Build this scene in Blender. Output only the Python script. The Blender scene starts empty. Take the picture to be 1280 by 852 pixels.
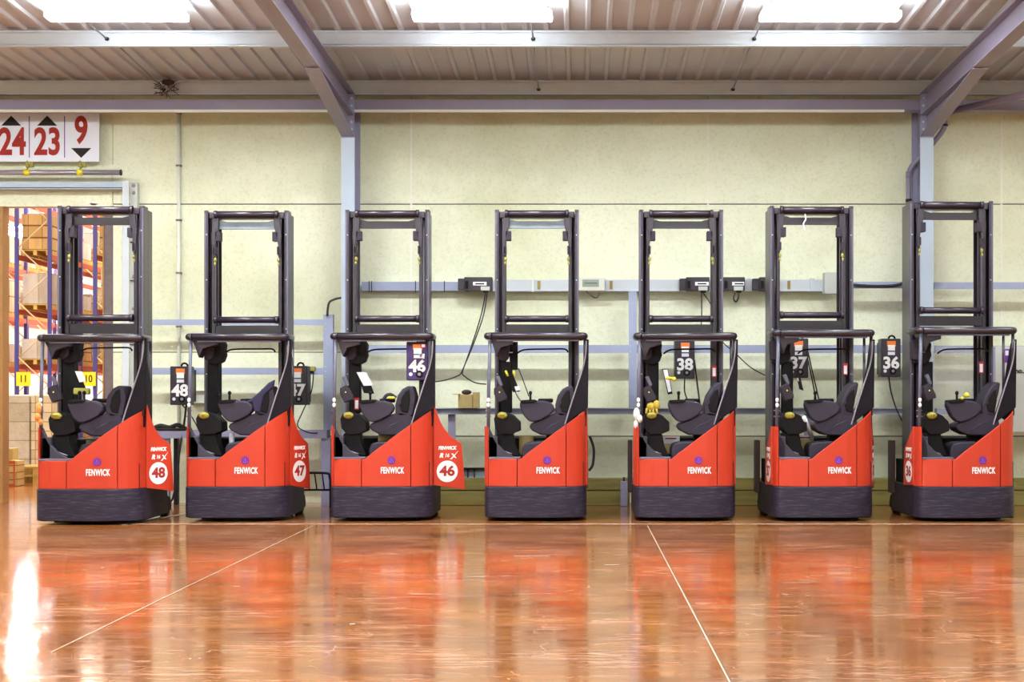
import bpy, bmesh, math, random
from mathutils import Vector, Matrix
random.seed(7)
S = bpy.context.scene
COL = S.collection
F = 2060.0; CX = 724.0; CY = 496.0; EYE = 1.47
PI = math.pi
def R(d): return math.radians(d)
def WX(px, D): return (px-CX)/F*D
def WZ(py, D): return EYE+(CY-py)/F*D

# ------------------------------------------------------------------ materials
def mat(name, col, rough=.5, metal=0., spec=.5, nscale=0, namt=0., ncol=None, bump=0., bscale=40, coat=0., emit=None, estr=0., alpha=None, stretch=(1,1,1), lo=.45, hi=.62):
    m = bpy.data.materials.new(name); m.use_nodes = True
    nt = m.node_tree; b = nt.nodes['Principled BSDF']
    b.inputs['Base Color'].default_value = (*col, 1); b.inputs['Roughness'].default_value = rough
    b.inputs['Metallic'].default_value = metal; b.inputs['Specular IOR Level'].default_value = spec
    b.inputs['Coat Weight'].default_value = coat
    if emit: b.inputs['Emission Color'].default_value = (*emit, 1); b.inputs['Emission Strength'].default_value = estr
    if alpha is not None: b.inputs['Alpha'].default_value = alpha
    if nscale or bump:
        tc = nt.nodes.new('ShaderNodeTexCoord'); mp = nt.nodes.new('ShaderNodeMapping'); mp.inputs['Scale'].default_value = stretch
        nt.links.new(tc.outputs['Object'], mp.inputs['Vector'])
    if nscale:
        n = nt.nodes.new('ShaderNodeTexNoise'); n.inputs['Scale'].default_value = nscale; n.inputs['Detail'].default_value = 6; n.inputs['Roughness'].default_value = .65
        nt.links.new(mp.outputs[0], n.inputs['Vector'])
        mr = nt.nodes.new('ShaderNodeMapRange'); mr.inputs[1].default_value = lo; mr.inputs[2].default_value = hi; mr.inputs[4].default_value = namt
        nt.links.new(n.outputs['Fac'], mr.inputs[0])
        mx = nt.nodes.new('ShaderNodeMix'); mx.data_type = 'RGBA'; mx.inputs['A'].default_value = (*col, 1)
        mx.inputs['B'].default_value = (*(ncol or tuple(c*.5 for c in col)), 1)
        nt.links.new(mr.outputs[0], mx.inputs['Factor']); nt.links.new(mx.outputs['Result'], b.inputs['Base Color'])
    if bump:
        n2 = nt.nodes.new('ShaderNodeTexNoise'); n2.inputs['Scale'].default_value = bscale; n2.inputs['Detail'].default_value = 4
        nt.links.new(mp.outputs[0], n2.inputs['Vector'])
        bp = nt.nodes.new('ShaderNodeBump'); bp.inputs['Strength'].default_value = bump; bp.inputs['Distance'].default_value = .02
        nt.links.new(n2.outputs['Fac'], bp.inputs['Height']); nt.links.new(bp.outputs[0], b.inputs['Normal'])
    return m
M = {}
M['red'] = mat('orange red lacquer', (.55,.046,.018), .42, spec=.4, nscale=3, namt=.18, ncol=(.52,.045,.017))
M['red2'] = mat('orange red door lacquer', (.55,.045,.018), .38, spec=.4)
M['skirt'] = mat('dark grey chassis paint', (.020,.016,.034), .5, spec=.3, nscale=5, namt=.9, ncol=(.085,.075,.11), stretch=(1,1,12), bump=.15, bscale=30, lo=.5, hi=.75)
M['mast'] = mat('dark mast steel', (.022,.014,.026), .32, spec=.6, nscale=9, namt=.4, ncol=(.036,.026,.042))
M['flange'] = mat('flange highlight tone', (.10,.095,.15), .35, spec=.6, nscale=6, namt=.5, ncol=(.06,.05,.09))  # lighter mast colour, paints the light on the front flanges
M['mastlight'] = mat('galvanised plate', (.22,.28,.33), .4, metal=.2, nscale=4, namt=.5, ncol=(.13,.16,.20))
M['guard'] = mat('dark guard tube', (.022,.016,.028), .28, spec=.7)
M['black'] = mat('black plastic', (.005,.004,.005), .65, spec=.2, nscale=6, namt=.4, ncol=(.010,.008,.011))
M['dgrey'] = mat('dark grey plastic', (.030,.023,.037), .6, spec=.3)
M['liner'] = mat('grey cab liner', (.045,.04,.06), .55, spec=.4)
M['seat'] = mat('dark grey seat cover', (.032,.025,.045), .55, spec=.35, bump=.2, bscale=120)
M['seatb'] = mat('seat piping', (.13,.11,.15), .5)
M['fair'] = mat('dark fairing plastic', (.006,.004,.009), .5, spec=.2, nscale=14, namt=.3, ncol=(.03,.022,.04), lo=.55, hi=.8)
M['trim'] = mat('silver edge trim', (.30,.28,.33), .4)
M['post'] = mat('bluish grey post', (.11,.11,.16), .4, spec=.5)
M['white'] = mat('white print', (.92,.92,.92), .5)
M['purple'] = mat('purple emblem', (.16,.02,.33), .4)
M['emb2'] = mat('faint emblem print', (.38,.14,.42), .5)
M['redprint'] = mat('red print', (.38,.022,.016), .8)
M['blackprint'] = mat('black print', (.012,.008,.008), .8)
M['knob'] = mat('olive knob', (.34,.29,.04), .5)
M['yellow'] = mat('yellow green plastic', (.62,.55,.03), .45)
M['yel2'] = mat('bright yellow plastic', (.85,.75,.03), .45)
M['dirtyyel'] = mat('dull olive foam', (.35,.32,.07), .8)
M['card'] = mat('cardboard', (.55,.42,.17), .8, nscale=5, namt=.3)
M['paper'] = mat('white paper', (.78,.80,.88), .6)
M['rubber'] = mat('black rubber', (.012,.011,.012), .7)
M['cable'] = mat('black cable', (.015,.014,.018), .45)
M['brown'] = mat('dark red brown plate', (.045,.02,.02), .5)
M['glass'] = mat('clear screen', (.6,.6,.65), .1, alpha=.16)
M['column'] = mat('blue grey steel paint', (.30,.29,.42), .42, spec=.5, nscale=2, namt=.25, ncol=(.24,.23,.34))
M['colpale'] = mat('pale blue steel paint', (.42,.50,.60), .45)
M['rafter'] = mat('mauve steel paint', (.27,.235,.33), .45, nscale=2, namt=.3, ncol=(.21,.18,.27))
M['galv'] = mat('galvanised purlin', (.62,.68,.76), .4, metal=.2, nscale=1.2, namt=.4, ncol=(.45,.50,.60))
M['rail'] = mat('blue grey rail', (.33,.37,.52), .45, nscale=3, namt=.3, ncol=(.27,.3,.42))
M['alu'] = mat('aluminium trunking', (.58,.63,.68), .4)
M['deck'] = mat('painted roof sheet', (.53,.545,.60), .5, nscale=.7, namt=.5, ncol=(.46,.44,.49))
M['timber'] = mat('weathered timber', (.25,.21,.055), .8, nscale=3, namt=.6, ncol=(.14,.11,.03), stretch=(.3,3,3))
M['cream'] = mat('cream plastic', (.74,.76,.68), .5)
M['greybox'] = mat('pale grey box', (.55,.58,.54), .5)
M['screen'] = mat('grey green display', (.30,.36,.30), .3)
M['brass'] = mat('ochre clip', (.32,.22,.05), .5)
M['chg'] = mat('charger case', (.03,.022,.032), .4)
M['chgp'] = mat('purple charger case', (.05,.02,.13), .4)
M['orange'] = mat('orange sticker', (.9,.22,.03), .5)
M['blue'] = mat('deep blue rack paint', (.06,.06,.28), .4)
M['rackor'] = mat('orange rack beam', (.48,.075,.022), .45)
M['lattice'] = mat('cream rack brace', (.7,.6,.38), .5)
M['palletw'] = mat('pallet wood', (.62,.42,.12), .8, nscale=8, namt=.4)
M['carton'] = mat('brown carton', (.66,.46,.20), .8, nscale=3, namt=.3)
M['carton2'] = mat('pale carton', (.80,.72,.55), .7, nscale=3, namt=.3)
M['wrap'] = mat('stretch wrap', (.62,.60,.56), .25, nscale=5, namt=.5, ncol=(.48,.44,.38), bump=.5, bscale=12)
M['jamb'] = mat('dark brown jamb', (.16,.12,.12), .6, nscale=8, namt=.4, ncol=(.09,.07,.07))
M['orangepost'] = mat('orange jamb', (.38,.18,.05), .6)
M['pipe'] = mat('grey purple pipe', (.36,.33,.38), .3, metal=.5)
M['signw'] = mat('white sign board', (.80,.84,.96), .5)
M['signy'] = mat('yellow sign', (.9,.78,.02), .5)
M['plaster'] = mat('pale mortar', (.88,.86,.74), .9, bump=.6, bscale=30)
M['nest'] = mat('dry twigs', (.07,.04,.03), .9)
M['bolt'] = mat('zinc bolt', (.6,.6,.62), .35, metal=.6)
M['lamp'] = mat('lit diffuser', (.9,.95,1), .5, emit=(.92,1,.98), estr=20)
M['hall_lamp'] = mat('lit hall diffuser', (.9,.95,1), .5, emit=(.95,.95,1), estr=1400)
M['housing'] = mat('white lamp housing', (.8,.8,.8), .4)
M['orag'] = mat('orange rag', (.85,.22,.03), .9, nscale=18, namt=.8, ncol=(.5,.45,.15))
M['wrag'] = mat('white rag', (.85,.85,.85), .9, nscale=20, namt=.5, ncol=(.5,.45,.4))
M['glove'] = mat('yellow work glove', (.45,.34,.04), .8)
M['jacket'] = mat('dark navy cloth', (.025,.02,.06), .85)

def seams(m, sx, sz, dark):
    nt=m.node_tree; b=nt.nodes['Principled BSDF']; src=b.inputs['Base Color'].links[0].from_socket
    tc=nt.nodes.new('ShaderNodeTexCoord'); sp=nt.nodes.new('ShaderNodeSeparateXYZ'); ad=nt.nodes.new('ShaderNodeMath'); ad.operation='ADD'; cb=nt.nodes.new('ShaderNodeCombineXYZ')
    nt.links.new(tc.outputs['Object'],sp.inputs[0]); nt.links.new(sp.outputs[0],ad.inputs[0]); nt.links.new(sp.outputs[1],ad.inputs[1]); nt.links.new(ad.outputs[0],cb.inputs[0]); nt.links.new(sp.outputs[2],cb.inputs[1])
    br=nt.nodes.new('ShaderNodeTexBrick'); br.inputs['Scale'].default_value=1; br.inputs['Brick Width'].default_value=sx; br.inputs['Row Height'].default_value=sz; br.inputs['Mortar Size'].default_value=.008; br.offset=.0
    br.inputs['Color1'].default_value=(1,1,1,1); br.inputs['Color2'].default_value=(.72,.68,.6,1); br.inputs['Mortar'].default_value=(*dark,1)
    nt.links.new(cb.outputs[0],br.inputs['Vector'])
    mx=nt.nodes.new('ShaderNodeMix'); mx.data_type='RGBA'; mx.blend_type='MULTIPLY'; mx.inputs['Factor'].default_value=1
    nt.links.new(src,mx.inputs['A']); nt.links.new(br.outputs[0],mx.inputs['B']); nt.links.new(mx.outputs['Result'],b.inputs['Base Color'])
seams(M['carton'],.38,.115,(.3,.2,.1)); seams(M['carton2'],.30,.17,(.45,.35,.22)); seams(M['wrap'],.5,.34,(.5,.45,.4))
def wall_material():
    m = bpy.data.materials.new('cream concrete panel'); m.use_nodes = True; nt = m.node_tree; b = nt.nodes['Principled BSDF']
    b.inputs['Roughness'].default_value = .8
    tc = nt.nodes.new('ShaderNodeTexCoord')
    n1 = nt.nodes.new('ShaderNodeTexNoise'); n1.inputs['Scale'].default_value = .55; n1.inputs['Detail'].default_value = 7; n1.inputs['Roughness'].default_value = .6
    n2 = nt.nodes.new('ShaderNodeTexNoise'); n2.inputs['Scale'].default_value = 28; n2.inputs['Detail'].default_value = 4; n2.inputs['Roughness'].default_value = .7
    v = nt.nodes.new('ShaderNodeTexVoronoi'); v.inputs['Scale'].default_value = 9
    for n in (n1,n2,v): nt.links.new(tc.outputs['Object'], n.inputs['Vector'])
    cr = nt.nodes.new('ShaderNodeValToRGB'); e = cr.color_ramp.elements
    e[0].position = .35; e[0].color = (.68,.70,.48,1); e[1].position = .6; e[1].color = (.84,.865,.665,1)
    nt.links.new(n1.outputs['Fac'], cr.inputs[0])
    c2 = nt.nodes.new('ShaderNodeValToRGB'); e = c2.color_ramp.elements
    e[0].position = .3; e[0].color = (.66,.64,.60,1); e[1].position = .5; e[1].color = (1,1,1,1)
    nt.links.new(n2.outputs['Fac'], c2.inputs[0])
    mx = nt.nodes.new('ShaderNodeMix'); mx.data_type = 'RGBA'; mx.blend_type = 'MULTIPLY'; mx.inputs['Factor'].default_value = .4
    nt.links.new(cr.outputs[0], mx.inputs['A']); nt.links.new(c2.outputs[0], mx.inputs['B'])
    c3 = nt.nodes.new('ShaderNodeValToRGB'); e = c3.color_ramp.elements
    e[0].position = .02; e[0].color = (.45,.42,.35,1); e[1].position = .06; e[1].color = (1,1,1,1)
    nt.links.new(v.outputs['Distance'], c3.inputs[0])
    m2 = nt.nodes.new('ShaderNodeMix'); m2.data_type = 'RGBA'; m2.blend_type = 'MULTIPLY'; m2.inputs['Factor'].default_value = .5
    nt.links.new(mx.outputs['Result'], m2.inputs['A']); nt.links.new(c3.outputs[0], m2.inputs['B'])
    nt.links.new(m2.outputs['Result'], b.inputs['Base Color'])
    bp = nt.nodes.new('ShaderNodeBump'); bp.inputs['Strength'].default_value = .3; bp.inputs['Distance'].default_value = .01
    nt.links.new(n2.outputs['Fac'], bp.inputs['Height']); nt.links.new(bp.outputs[0], b.inputs['Normal'])
    return m
M['wall'] = wall_material()

def floor_material():
    m = bpy.data.materials.new('polished terracotta concrete'); m.use_nodes = True; nt = m.node_tree; b = nt.nodes['Principled BSDF']
    L = nt.links.new
    tc = nt.nodes.new('ShaderNodeTexCoord')
    def noise(sc, stretch, det=6, rough=.6):
        mp = nt.nodes.new('ShaderNodeMapping'); mp.inputs['Scale'].default_value = stretch
        n = nt.nodes.new('ShaderNodeTexNoise'); n.inputs['Scale'].default_value = sc; n.inputs['Detail'].default_value = det; n.inputs['Roughness'].default_value = rough
        L(tc.outputs['Object'], mp.inputs[0]); L(mp.outputs[0], n.inputs['Vector']); return n
    def ramp(src, p0, c0, p1, c1):
        r = nt.nodes.new('ShaderNodeValToRGB'); e = r.color_ramp.elements
        e[0].position = p0; e[0].color = (*c0,1); e[1].position = p1; e[1].color = (*c1,1); L(src, r.inputs[0]); return r
    base = ramp(noise(.9,(1,1.6,1)).outputs['Fac'], .35, (.25,.083,.020), .65, (.43,.16,.040))
    fine = ramp(noise(7,(.6,1.2,1),8,.75).outputs['Fac'], .4, (.70,.62,.55), .6, (1,1,1))
    mx = nt.nodes.new('ShaderNodeMix'); mx.data_type='RGBA'; mx.blend_type='MULTIPLY'; mx.inputs['Factor'].default_value=.6
    L(base.outputs[0], mx.inputs['A']); L(fine.outputs[0], mx.inputs['B'])
    # long scuffs lying across the aisle
    sc = ramp(noise(3.4,(.9,5,1),9,.8).outputs['Fac'], .50, (0,0,0), .60, (1,1,1))
    sc2 = ramp(noise(1.0,(1,1,1),3).outputs['Fac'], .45, (0,0,0), .62, (1,1,1))
    mu = nt.nodes.new('ShaderNodeMath'); mu.operation='MULTIPLY'; L(sc.outputs[0], mu.inputs[0]); L(sc2.outputs[0], mu.inputs[1])
    mu2 = nt.nodes.new('ShaderNodeMath'); mu2.operation='MULTIPLY'; mu2.inputs[1].default_value=.8; L(mu.outputs[0], mu2.inputs[0])
    m2 = nt.nodes.new('ShaderNodeMix'); m2.data_type='RGBA'; L(mu2.outputs[0], m2.inputs['Factor']); L(mx.outputs['Result'], m2.inputs['A']); m2.inputs['B'].default_value=(.72,.42,.28,1)
    L(m2.outputs['Result'], b.inputs['Base Color'])
    wv = nt.nodes.new('ShaderNodeTexVoronoi'); wv.feature='DISTANCE_TO_EDGE'; wv.inputs['Scale'].default_value=1.1
    nz = noise(1.2,(1,1,1),4,.6); ad = nt.nodes.new('ShaderNodeVectorMath'); ad.operation='ADD'
    L(tc.outputs['Object'], ad.inputs[0]); L(nz.outputs['Color'], ad.inputs[1]); L(ad.outputs[0], wv.inputs['Vector'])
    cr_ = ramp(wv.outputs['Distance'], .0, (1,1,1), .006, (0,0,0)); brk = ramp(noise(3,(1,1,1),3).outputs['Fac'], .5, (0,0,0), .6, (.6,.6,.6))
    mu3 = nt.nodes.new('ShaderNodeMath'); mu3.operation='MULTIPLY'; L(cr_.outputs[0], mu3.inputs[0]); L(brk.outputs[0], mu3.inputs[1])
    m3 = nt.nodes.new('ShaderNodeMix'); m3.data_type='RGBA'; L(mu3.outputs[0], m3.inputs['Factor']); L(m2.outputs['Result'], m3.inputs['A']); m3.inputs['B'].default_value=(.85,.6,.42,1)
    L(m3.outputs['Result'], b.inputs['Base Color'])
    rr = ramp(noise(2.2,(.7,3,1),8,.7).outputs['Fac'], .38, (.07,.07,.07), .68, (.22,.22,.22))
    L(rr.outputs[0], b.inputs['Roughness'])
    b.inputs['Specular IOR Level'].default_value = .42
    nb = noise(2.5,(.5,1.6,1),5,.6)
    bp = nt.nodes.new('ShaderNodeBump'); bp.inputs['Strength'].default_value=.05; bp.inputs['Distance'].default_value=.01
    L(nb.outputs['Fac'], bp.inputs['Height']); L(bp.outputs[0], b.inputs['Normal'])
    return m
M['floor'] = floor_material()

# ------------------------------------------------------------------ mesh building
class MB:
    def __init__(s): s.bm = bmesh.new()
    def box(s, x0,x1,y0,y1,z0,z1, rot=None, piv=None):
        vs = [Vector((x,y,z)) for x in (x0,x1) for y in (y0,y1) for z in (z0,z1)]
        if rot is not None:
            pv = Vector(piv) if piv else Vector(((x0+x1)/2,(y0+y1)/2,(z0+z1)/2))
            vs = [rot @ (v-pv) + pv for v in vs]
        v = [s.bm.verts.new(p) for p in vs]
        for f in ((0,1,3,2),(4,6,7,5),(0,4,5,1),(2,3,7,6),(0,2,6,4),(1,5,7,3)): s.bm.faces.new([v[i] for i in f])
        return s
    def prism(s, pts, a0, a1, axis='y'):          # outline in the plane, extruded along the axis
        def P(u,w,a): return {'y':(u,a,w), 'x':(a,u,w), 'z':(u,w,a)}[axis]
        A = [s.bm.verts.new(P(u,w,a0)) for u,w in pts]; B = [s.bm.verts.new(P(u,w,a1)) for u,w in pts]
        n = len(pts)
        fs = [s.bm.faces.new(A), s.bm.faces.new(B[::-1])]
        for i in range(n): fs.append(s.bm.faces.new((A[i],B[i],B[(i+1)%n],A[(i+1)%n])))
        return s
    def tube(s, pts, r, seg=10, cap=True):
        pts = [Vector(p) for p in pts]; rings = []
        up = Vector((0,0,1)); n = len(pts); prev = None
        for i,p in enumerate(pts):
            t = (pts[min(i+1,n-1)]-pts[max(i-1,0)]).normalized()
            if prev is None:
                a = t.cross(up) if abs(t.dot(up))<.9 else t.cross(Vector((1,0,0)))
            else: a = prev - t*prev.dot(t)
            a.normalize(); prev = a; b = t.cross(a)
            rr = r[i] if isinstance(r,(list,tuple)) else r
            rings.append([s.bm.verts.new(p+(a*math.cos(k*2*PI/seg)+b*math.sin(k*2*PI/seg))*rr) for k in range(seg)])
        for i in range(n-1):
            for k in range(seg):
                f = s.bm.faces.new((rings[i][k],rings[i][(k+1)%seg],rings[i+1][(k+1)%seg],rings[i+1][k])); f.smooth = True
        if cap: s.bm.faces.new(rings[0][::-1]); s.bm.faces.new(rings[-1])
        return s
    def ball(s, c, rx, ry, rz, seg=14):
        mtx = Matrix.Translation(c) @ Matrix.Diagonal((rx,ry,rz,1))
        r = bmesh.ops.create_uvsphere(s.bm, u_segments=seg, v_segments=seg//2+2, radius=1, matrix=mtx)
        for v in r['verts']:
            for f in v.link_faces: f.smooth = True
        return s
    def disc(s, c, r, th=.003, seg=32, axis='y'):
        pts = [(c[0]+r*math.cos(k*2*PI/seg), c[2]+r*math.sin(k*2*PI/seg)) for k in range(seg)] if axis=='y' else [(c[1]+r*math.cos(k*2*PI/seg), c[2]+r*math.sin(k*2*PI/seg)) for k in range(seg)]
        a = c[1] if axis=='y' else c[0]
        return s.prism(pts, a, a+th, axis)
    def bars(s, segs, r, seg=8):
        for a,b in segs: s.tube([a,b], r, seg)
        return s
    def build(s, name, m, parent=None, bev=0, bseg=2, smooth=False, loc=None):
        bmesh.ops.recalc_face_normals(s.bm, faces=s.bm.faces)
        me = bpy.data.meshes.new(name); s.bm.to_mesh(me); s.bm.free()
        o = bpy.data.objects.new(name, me); COL.objects.link(o)
        for mm in (m if isinstance(m,(list,tuple)) else [m]): me.materials.append(M[mm] if isinstance(mm,str) else mm)
        if parent: o.parent = parent
        if loc: o.location = loc
        if bev:
            bm_ = o.modifiers.new('edge', 'BEVEL'); bm_.width = bev; bm_.segments = bseg; bm_.limit_method = 'ANGLE'; bm_.angle_limit = R(32)
            for p in me.polygons: p.use_smooth = True
            wn = o.modifiers.new('wn','WEIGHTED_NORMAL'); wn.keep_sharp = False
        return o
def tag(o, label=None, cat=None, group=None, kind=None):
    if label: o['label'] = label
    if cat: o['category'] = cat
    if group: o['group'] = group
    if kind: o['kind'] = kind
    return o
def empty(name, loc, rz=0, **k):
    o = bpy.data.objects.new(name, None); COL.objects.link(o); o.location = loc; o.rotation_euler[2] = rz; o.empty_display_size = .1
    return tag(o, **k)
def text(body, size, m, parent, loc, rot=(PI/2,0,0), name='lettering', off=0., sx=1., th=.0015, align='CENTER', shear=0., spacing=1.):
    c = bpy.data.curves.new('t','FONT'); c.body = body; c.size = size; c.offset = off; c.extrude = th; c.align_x = align; c.align_y = 'CENTER'; c.shear = shear; c.space_character = spacing; c.resolution_u = 4
    t = bpy.data.objects.new('t', c); COL.objects.link(t)
    dg = bpy.context.evaluated_depsgraph_get(); dg.update()
    me = bpy.data.meshes.new_from_object(t.evaluated_get(dg)); bpy.data.objects.remove(t); bpy.data.curves.remove(c)
    me.materials.clear(); me.materials.append(M[m])
    for v in me.vertices: v.co.x *= sx
    o = bpy.data.objects.new(name, me); COL.objects.link(o); o.parent = parent; o.location = loc; o.rotation_euler = rot
    return o
def arc(cx, cz, r, a0, a1, n=8):
    return [(cx+r*math.cos(R(a0+(a1-a0)*i/n)), cz+r*math.sin(R(a0+(a1-a0)*i/n))) for i in range(n+1)]
def smooth_path(pts, n=6):
    P = [Vector(p) for p in pts]; out = []
    for i in range(len(P)-1):
        p0 = P[max(i-1,0)]; p1 = P[i]; p2 = P[i+1]; p3 = P[min(i+2,len(P)-1)]
        for k in range(n):
            t = k/n
            out.append(.5*((2*p1)+(p2-p0)*t+(2*p0-5*p1+4*p2-p3)*t*t+(-p0+3*p1-3*p2+p3)*t*t*t))
    out.append(P[-1]); return out

# ------------------------------------------------------------------ camera
cam = bpy.data.cameras.new('camera'); co = bpy.data.objects.new('camera', cam); COL.objects.link(co)
co.location = (0,0,EYE); co.rotation_euler = (PI/2,0,0)
cam.sensor_width = 36; cam.lens = F/1280*36; cam.shift_x = -(CX-640)/1280; cam.shift_y = (CY-426)/1280; cam.clip_end = 300
S.camera = co

# ------------------------------------------------------------------ setting
WD = 22.98
def st(o): o['kind'] = 'structure'; return o
b = MB(); b.box(-26,16,-6,80,-.3,0); fl = st(b.build('floor','floor'))
# back wall: precast panels with 12 mm open joints on a dark core
OPX = WX(141,WD); OPL = -8.22; OPZ = WZ(258,WD)
w = MB()
seam = WZ(255,WD); s2 = WZ(440,WD); s3 = WZ(545,WD)
xj = [WX(514,WD), WX(885,WD), WX(1252,WD)]
for z0,z1 in ((0,s3-.008),(s3+.008,s2-.006),(s2+.006,seam-.008),(seam+.008,5.72)):
    xs = [OPX if z1 < 4.3 else OPX] + xj + [16]
    for i in range(len(xs)-1): w.box(xs[i]+.004, xs[i+1]-.004, WD, WD+.2, z0, z1)
w.box(-14,OPX-.004,WD,WD+.2,OPZ,5.72)
w.box(-14,OPL,WD,WD+.2,0,OPZ)
st(w.build('wall_back','wall'))
w = MB(); w.box(OPX+.01,16,WD+.03,WD+.19,.01,5.7); st(w.build('trim_1', 'jamb'))
for i,x in enumerate(xj):
    t = MB(); t.box(x-.014,x+.014,WD-.004,WD+.05,0.3,5.6); st(t.build('trim_%d'%(i+2), 'plaster'))
t = MB(); t.box(-8.6,5.0,WD-.05,WD,WZ(141,WD),WZ(138.6,WD)); st(t.build('trim_5','plaster'))
w = MB(); w.box(-14.2,-14,-6,WD,0,7); st(w.build('wall_left','wall'))
w = MB(); w.box(16,16.2,-6,WD+.2,0,7); st(w.build('wall_right','wall'))
w = MB(); w.box(-14.2,16.2,-6.2,-6,0,7.2); st(w.build('wall_front','wall'))
# ribbed roof sheet, falling towards the wall
def roofz(y): return 5.77+(22.4-y)*.03
cb = MB(); prof = []
x = -14.1; k = 0
while x < 16.1:
    prof += [(x,0),(x+.17,0),(x+.19,.035),(x+.23,.035)]; x += .25
ya, yb = -6.1, WD+.25
rows = []
for y in (ya, 5, 12, yb):
    rows.append([cb.bm.verts.new((px,y,roofz(y)-.0+pz*-1+.035)) for px,pz in prof])
for r0,r1 in zip(rows,rows[1:]):
    for i in range(len(prof)-1): cb.bm.faces.new((r0[i],r1[i],r1[i+1],r0[i+1]))
top = [[cb.bm.verts.new((px,y,roofz(y)+.15)) for px in (-14.1,16.1)] for y in (ya,yb)]
cb.bm.faces.new((top[0][0],top[0][1],top[1][1],top[1][0]))
st(cb.build('ceiling','deck'))
# ---- purlins
GR = 'galvanised purlins under the roof'
for n,y in enumerate((22.42, 19.72, 16.9, 14.1, 11.3)):
    zt = roofz(y)-.0; h = .19
    p = MB()
    p.box(-14,16,y,y+.006,zt-h+.03,zt); p.box(-14,16,y+.05,y+.056,zt-h,zt-h+.04); p.box(-14,16,y-.02,y,zt-.02,zt)
    p.box(-14,16,y,y+.07,zt-.006,zt); p.box(-14,16,y-.03,y+.05,zt-h,zt-h+.006); p.box(-14,16,y-.034,y-.028,zt-h,zt-h+.016)
    p.box(-14,16,y-.012,y,zt-.035,zt-.028)
    o = p.build('roof_purlin','galv')
    tag(o, {0:'pale galvanised purlin along the eave, just above the mauve wall beam',1:'pale galvanised purlin crossing the roof nearest the lamps'}.get(n,'galvanised purlin under the roof above the top of the picture'), 'purlin', GR)
o=MB(); o.box(-14,WX(1130,22.3),22.27,22.33,WZ(140.3,22.3),WZ(137.3,22.3)); tag(o.build('cable_tray','cream'),'thin pale tray running just under the mauve wall beam','tray')
o = MB(); 
y=22.36
o.box(-14,16,y-.03,y+.03,WZ(137,y),WZ(125,y)); o.box(-14,16,y-.04,y+.2,WZ(137,y)-.012,WZ(137,y)); o.box(-14,16,y+.03,y+.2,WZ(125,y),WZ(125,y)+.012)
tag(o.build('eave_beam','rafter'),'long mauve steel beam along the top of the concrete wall','beam')
for k,(X,d1,d2) in enumerate(((-5.64,0,0),(-.55,0,0),(2.09,0,0))):
    r = MB(); r.tube([(X,22.41,WZ(112,22.4)),(X,19.8,WZ(48,19.7)+.03)],.011,6); r.tube([(X,19.69,WZ(49,19.7)),(X,16.95,roofz(16.9)-.12)],.011,6)
    root = tag(r.build('tie_rod','pipe'), ['thin tie rod between the purlins on the left, ending at the dark nest','thin tie rod between the purlins left of the picture middle','thin tie rod between the purlins left of the right lamp'][k],'rod')
    n_ = MB(); n_.ball((X,22.38,WZ(112,22.4)),.028,.028,.022,8); n_.ball((X,19.68,WZ(49,19.7)),.028,.028,.024,8); n_.build('nut','cable',root)
# ---- portal frames
def portal(xc, first, label):
    root = empty('portal_frame',(xc,22.85,0),label=label,cat='steel frame',group='steel portal frames')
    def P(mb,name,m,par=root,**k):
        o = mb.build(name,m,par,**k)
        o.matrix_parent_inverse = Matrix.Translation((-xc,-22.85,0)); return o
    h = .09
    c = MB(); c.box(xc-h,xc+h,22.28,22.295,0,5.02); c.box(xc-h,xc+h,22.84,22.855,0,5.5); c.box(xc-.006,xc+.006,22.295,22.84,0,5.5)
    c.box(xc-.03,xc+h,22.56,22.575,4.5,5.0)
    P(c,'column','column')
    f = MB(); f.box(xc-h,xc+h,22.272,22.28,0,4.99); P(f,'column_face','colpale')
    def rb(y): return 5.27+(22.3-y)*.02
    r = MB()
    def beam(y0,z0,y1,z1,wd,th):  # sloping flange along y
        v = [r.bm.verts.new(p) for p in ((xc-wd,y0,z0),(xc+wd,y0,z0),(xc+wd,y1,z1),(xc-wd,y1,z1),(xc-wd,y0,z0+th),(xc+wd,y0,z0+th),(xc+wd,y1,z1+th),(xc-wd,y1,z1+th))]
        for q in ((0,1,2,3),(4,7,6,5),(0,4,5,1),(3,2,6,7),(0,3,7,4),(1,5,6,2)): r.bm.faces.new([v[i] for i in q])
    D = .29
    beam(22.28,rb(22.3),-6,rb(-6),h,.014); beam(22.28,rb(22.3)+D,-6,rb(-6)+D,h,.014)
    r.prism([(22.28,rb(22.3)),(-6,rb(-6)),(-6,rb(-6)+D),(22.28,rb(22.3)+D)], xc-.006, xc+.006, 'x')
    P(r,'rafter','rafter')
    r = MB()
    r.prism([(22.28,5.0),(19.3,rb(19.3)-.01),(19.3,rb(19.3)),(22.28,rb(22.3))], xc-.006,xc+.006,'x')
    r2 = r
    v0,v1 = (22.28,4.99),(19.3,rb(19.3)-.02)
    vv = [r.bm.verts.new(p) for p in ((xc-h,v0[0],v0[1]),(xc+h,v0[0],v0[1]),(xc+h,v1[0],v1[1]),(xc-h,v1[0],v1[1]),(xc-h,v0[0],v0[1]+.014),(xc+h,v0[0],v0[1]+.014),(xc+h,v1[0],v1[1]+.014),(xc-h,v1[0],v1[1]+.014))]
    for q in ((0,1,2,3),(4,7,6,5),(0,4,5,1),(3,2,6,7),(0,3,7,4),(1,5,6,2)): r.bm.faces.new([vv[i] for i in q])
    P(r,'haunch','rafter')
    e = MB(); e.box(xc-h,xc+h,22.25,22.28,4.98,5.56); P(e,'end_plate','column')
    for z in (5.08,5.18,5.3,5.4,5.5):
        for sx in (-1,1):
            q = MB(); q.tube([(xc+sx*.055,22.225,z),(xc+sx*.055,22.25,z)],.016,8); P(q,'bolt','bolt')
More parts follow.
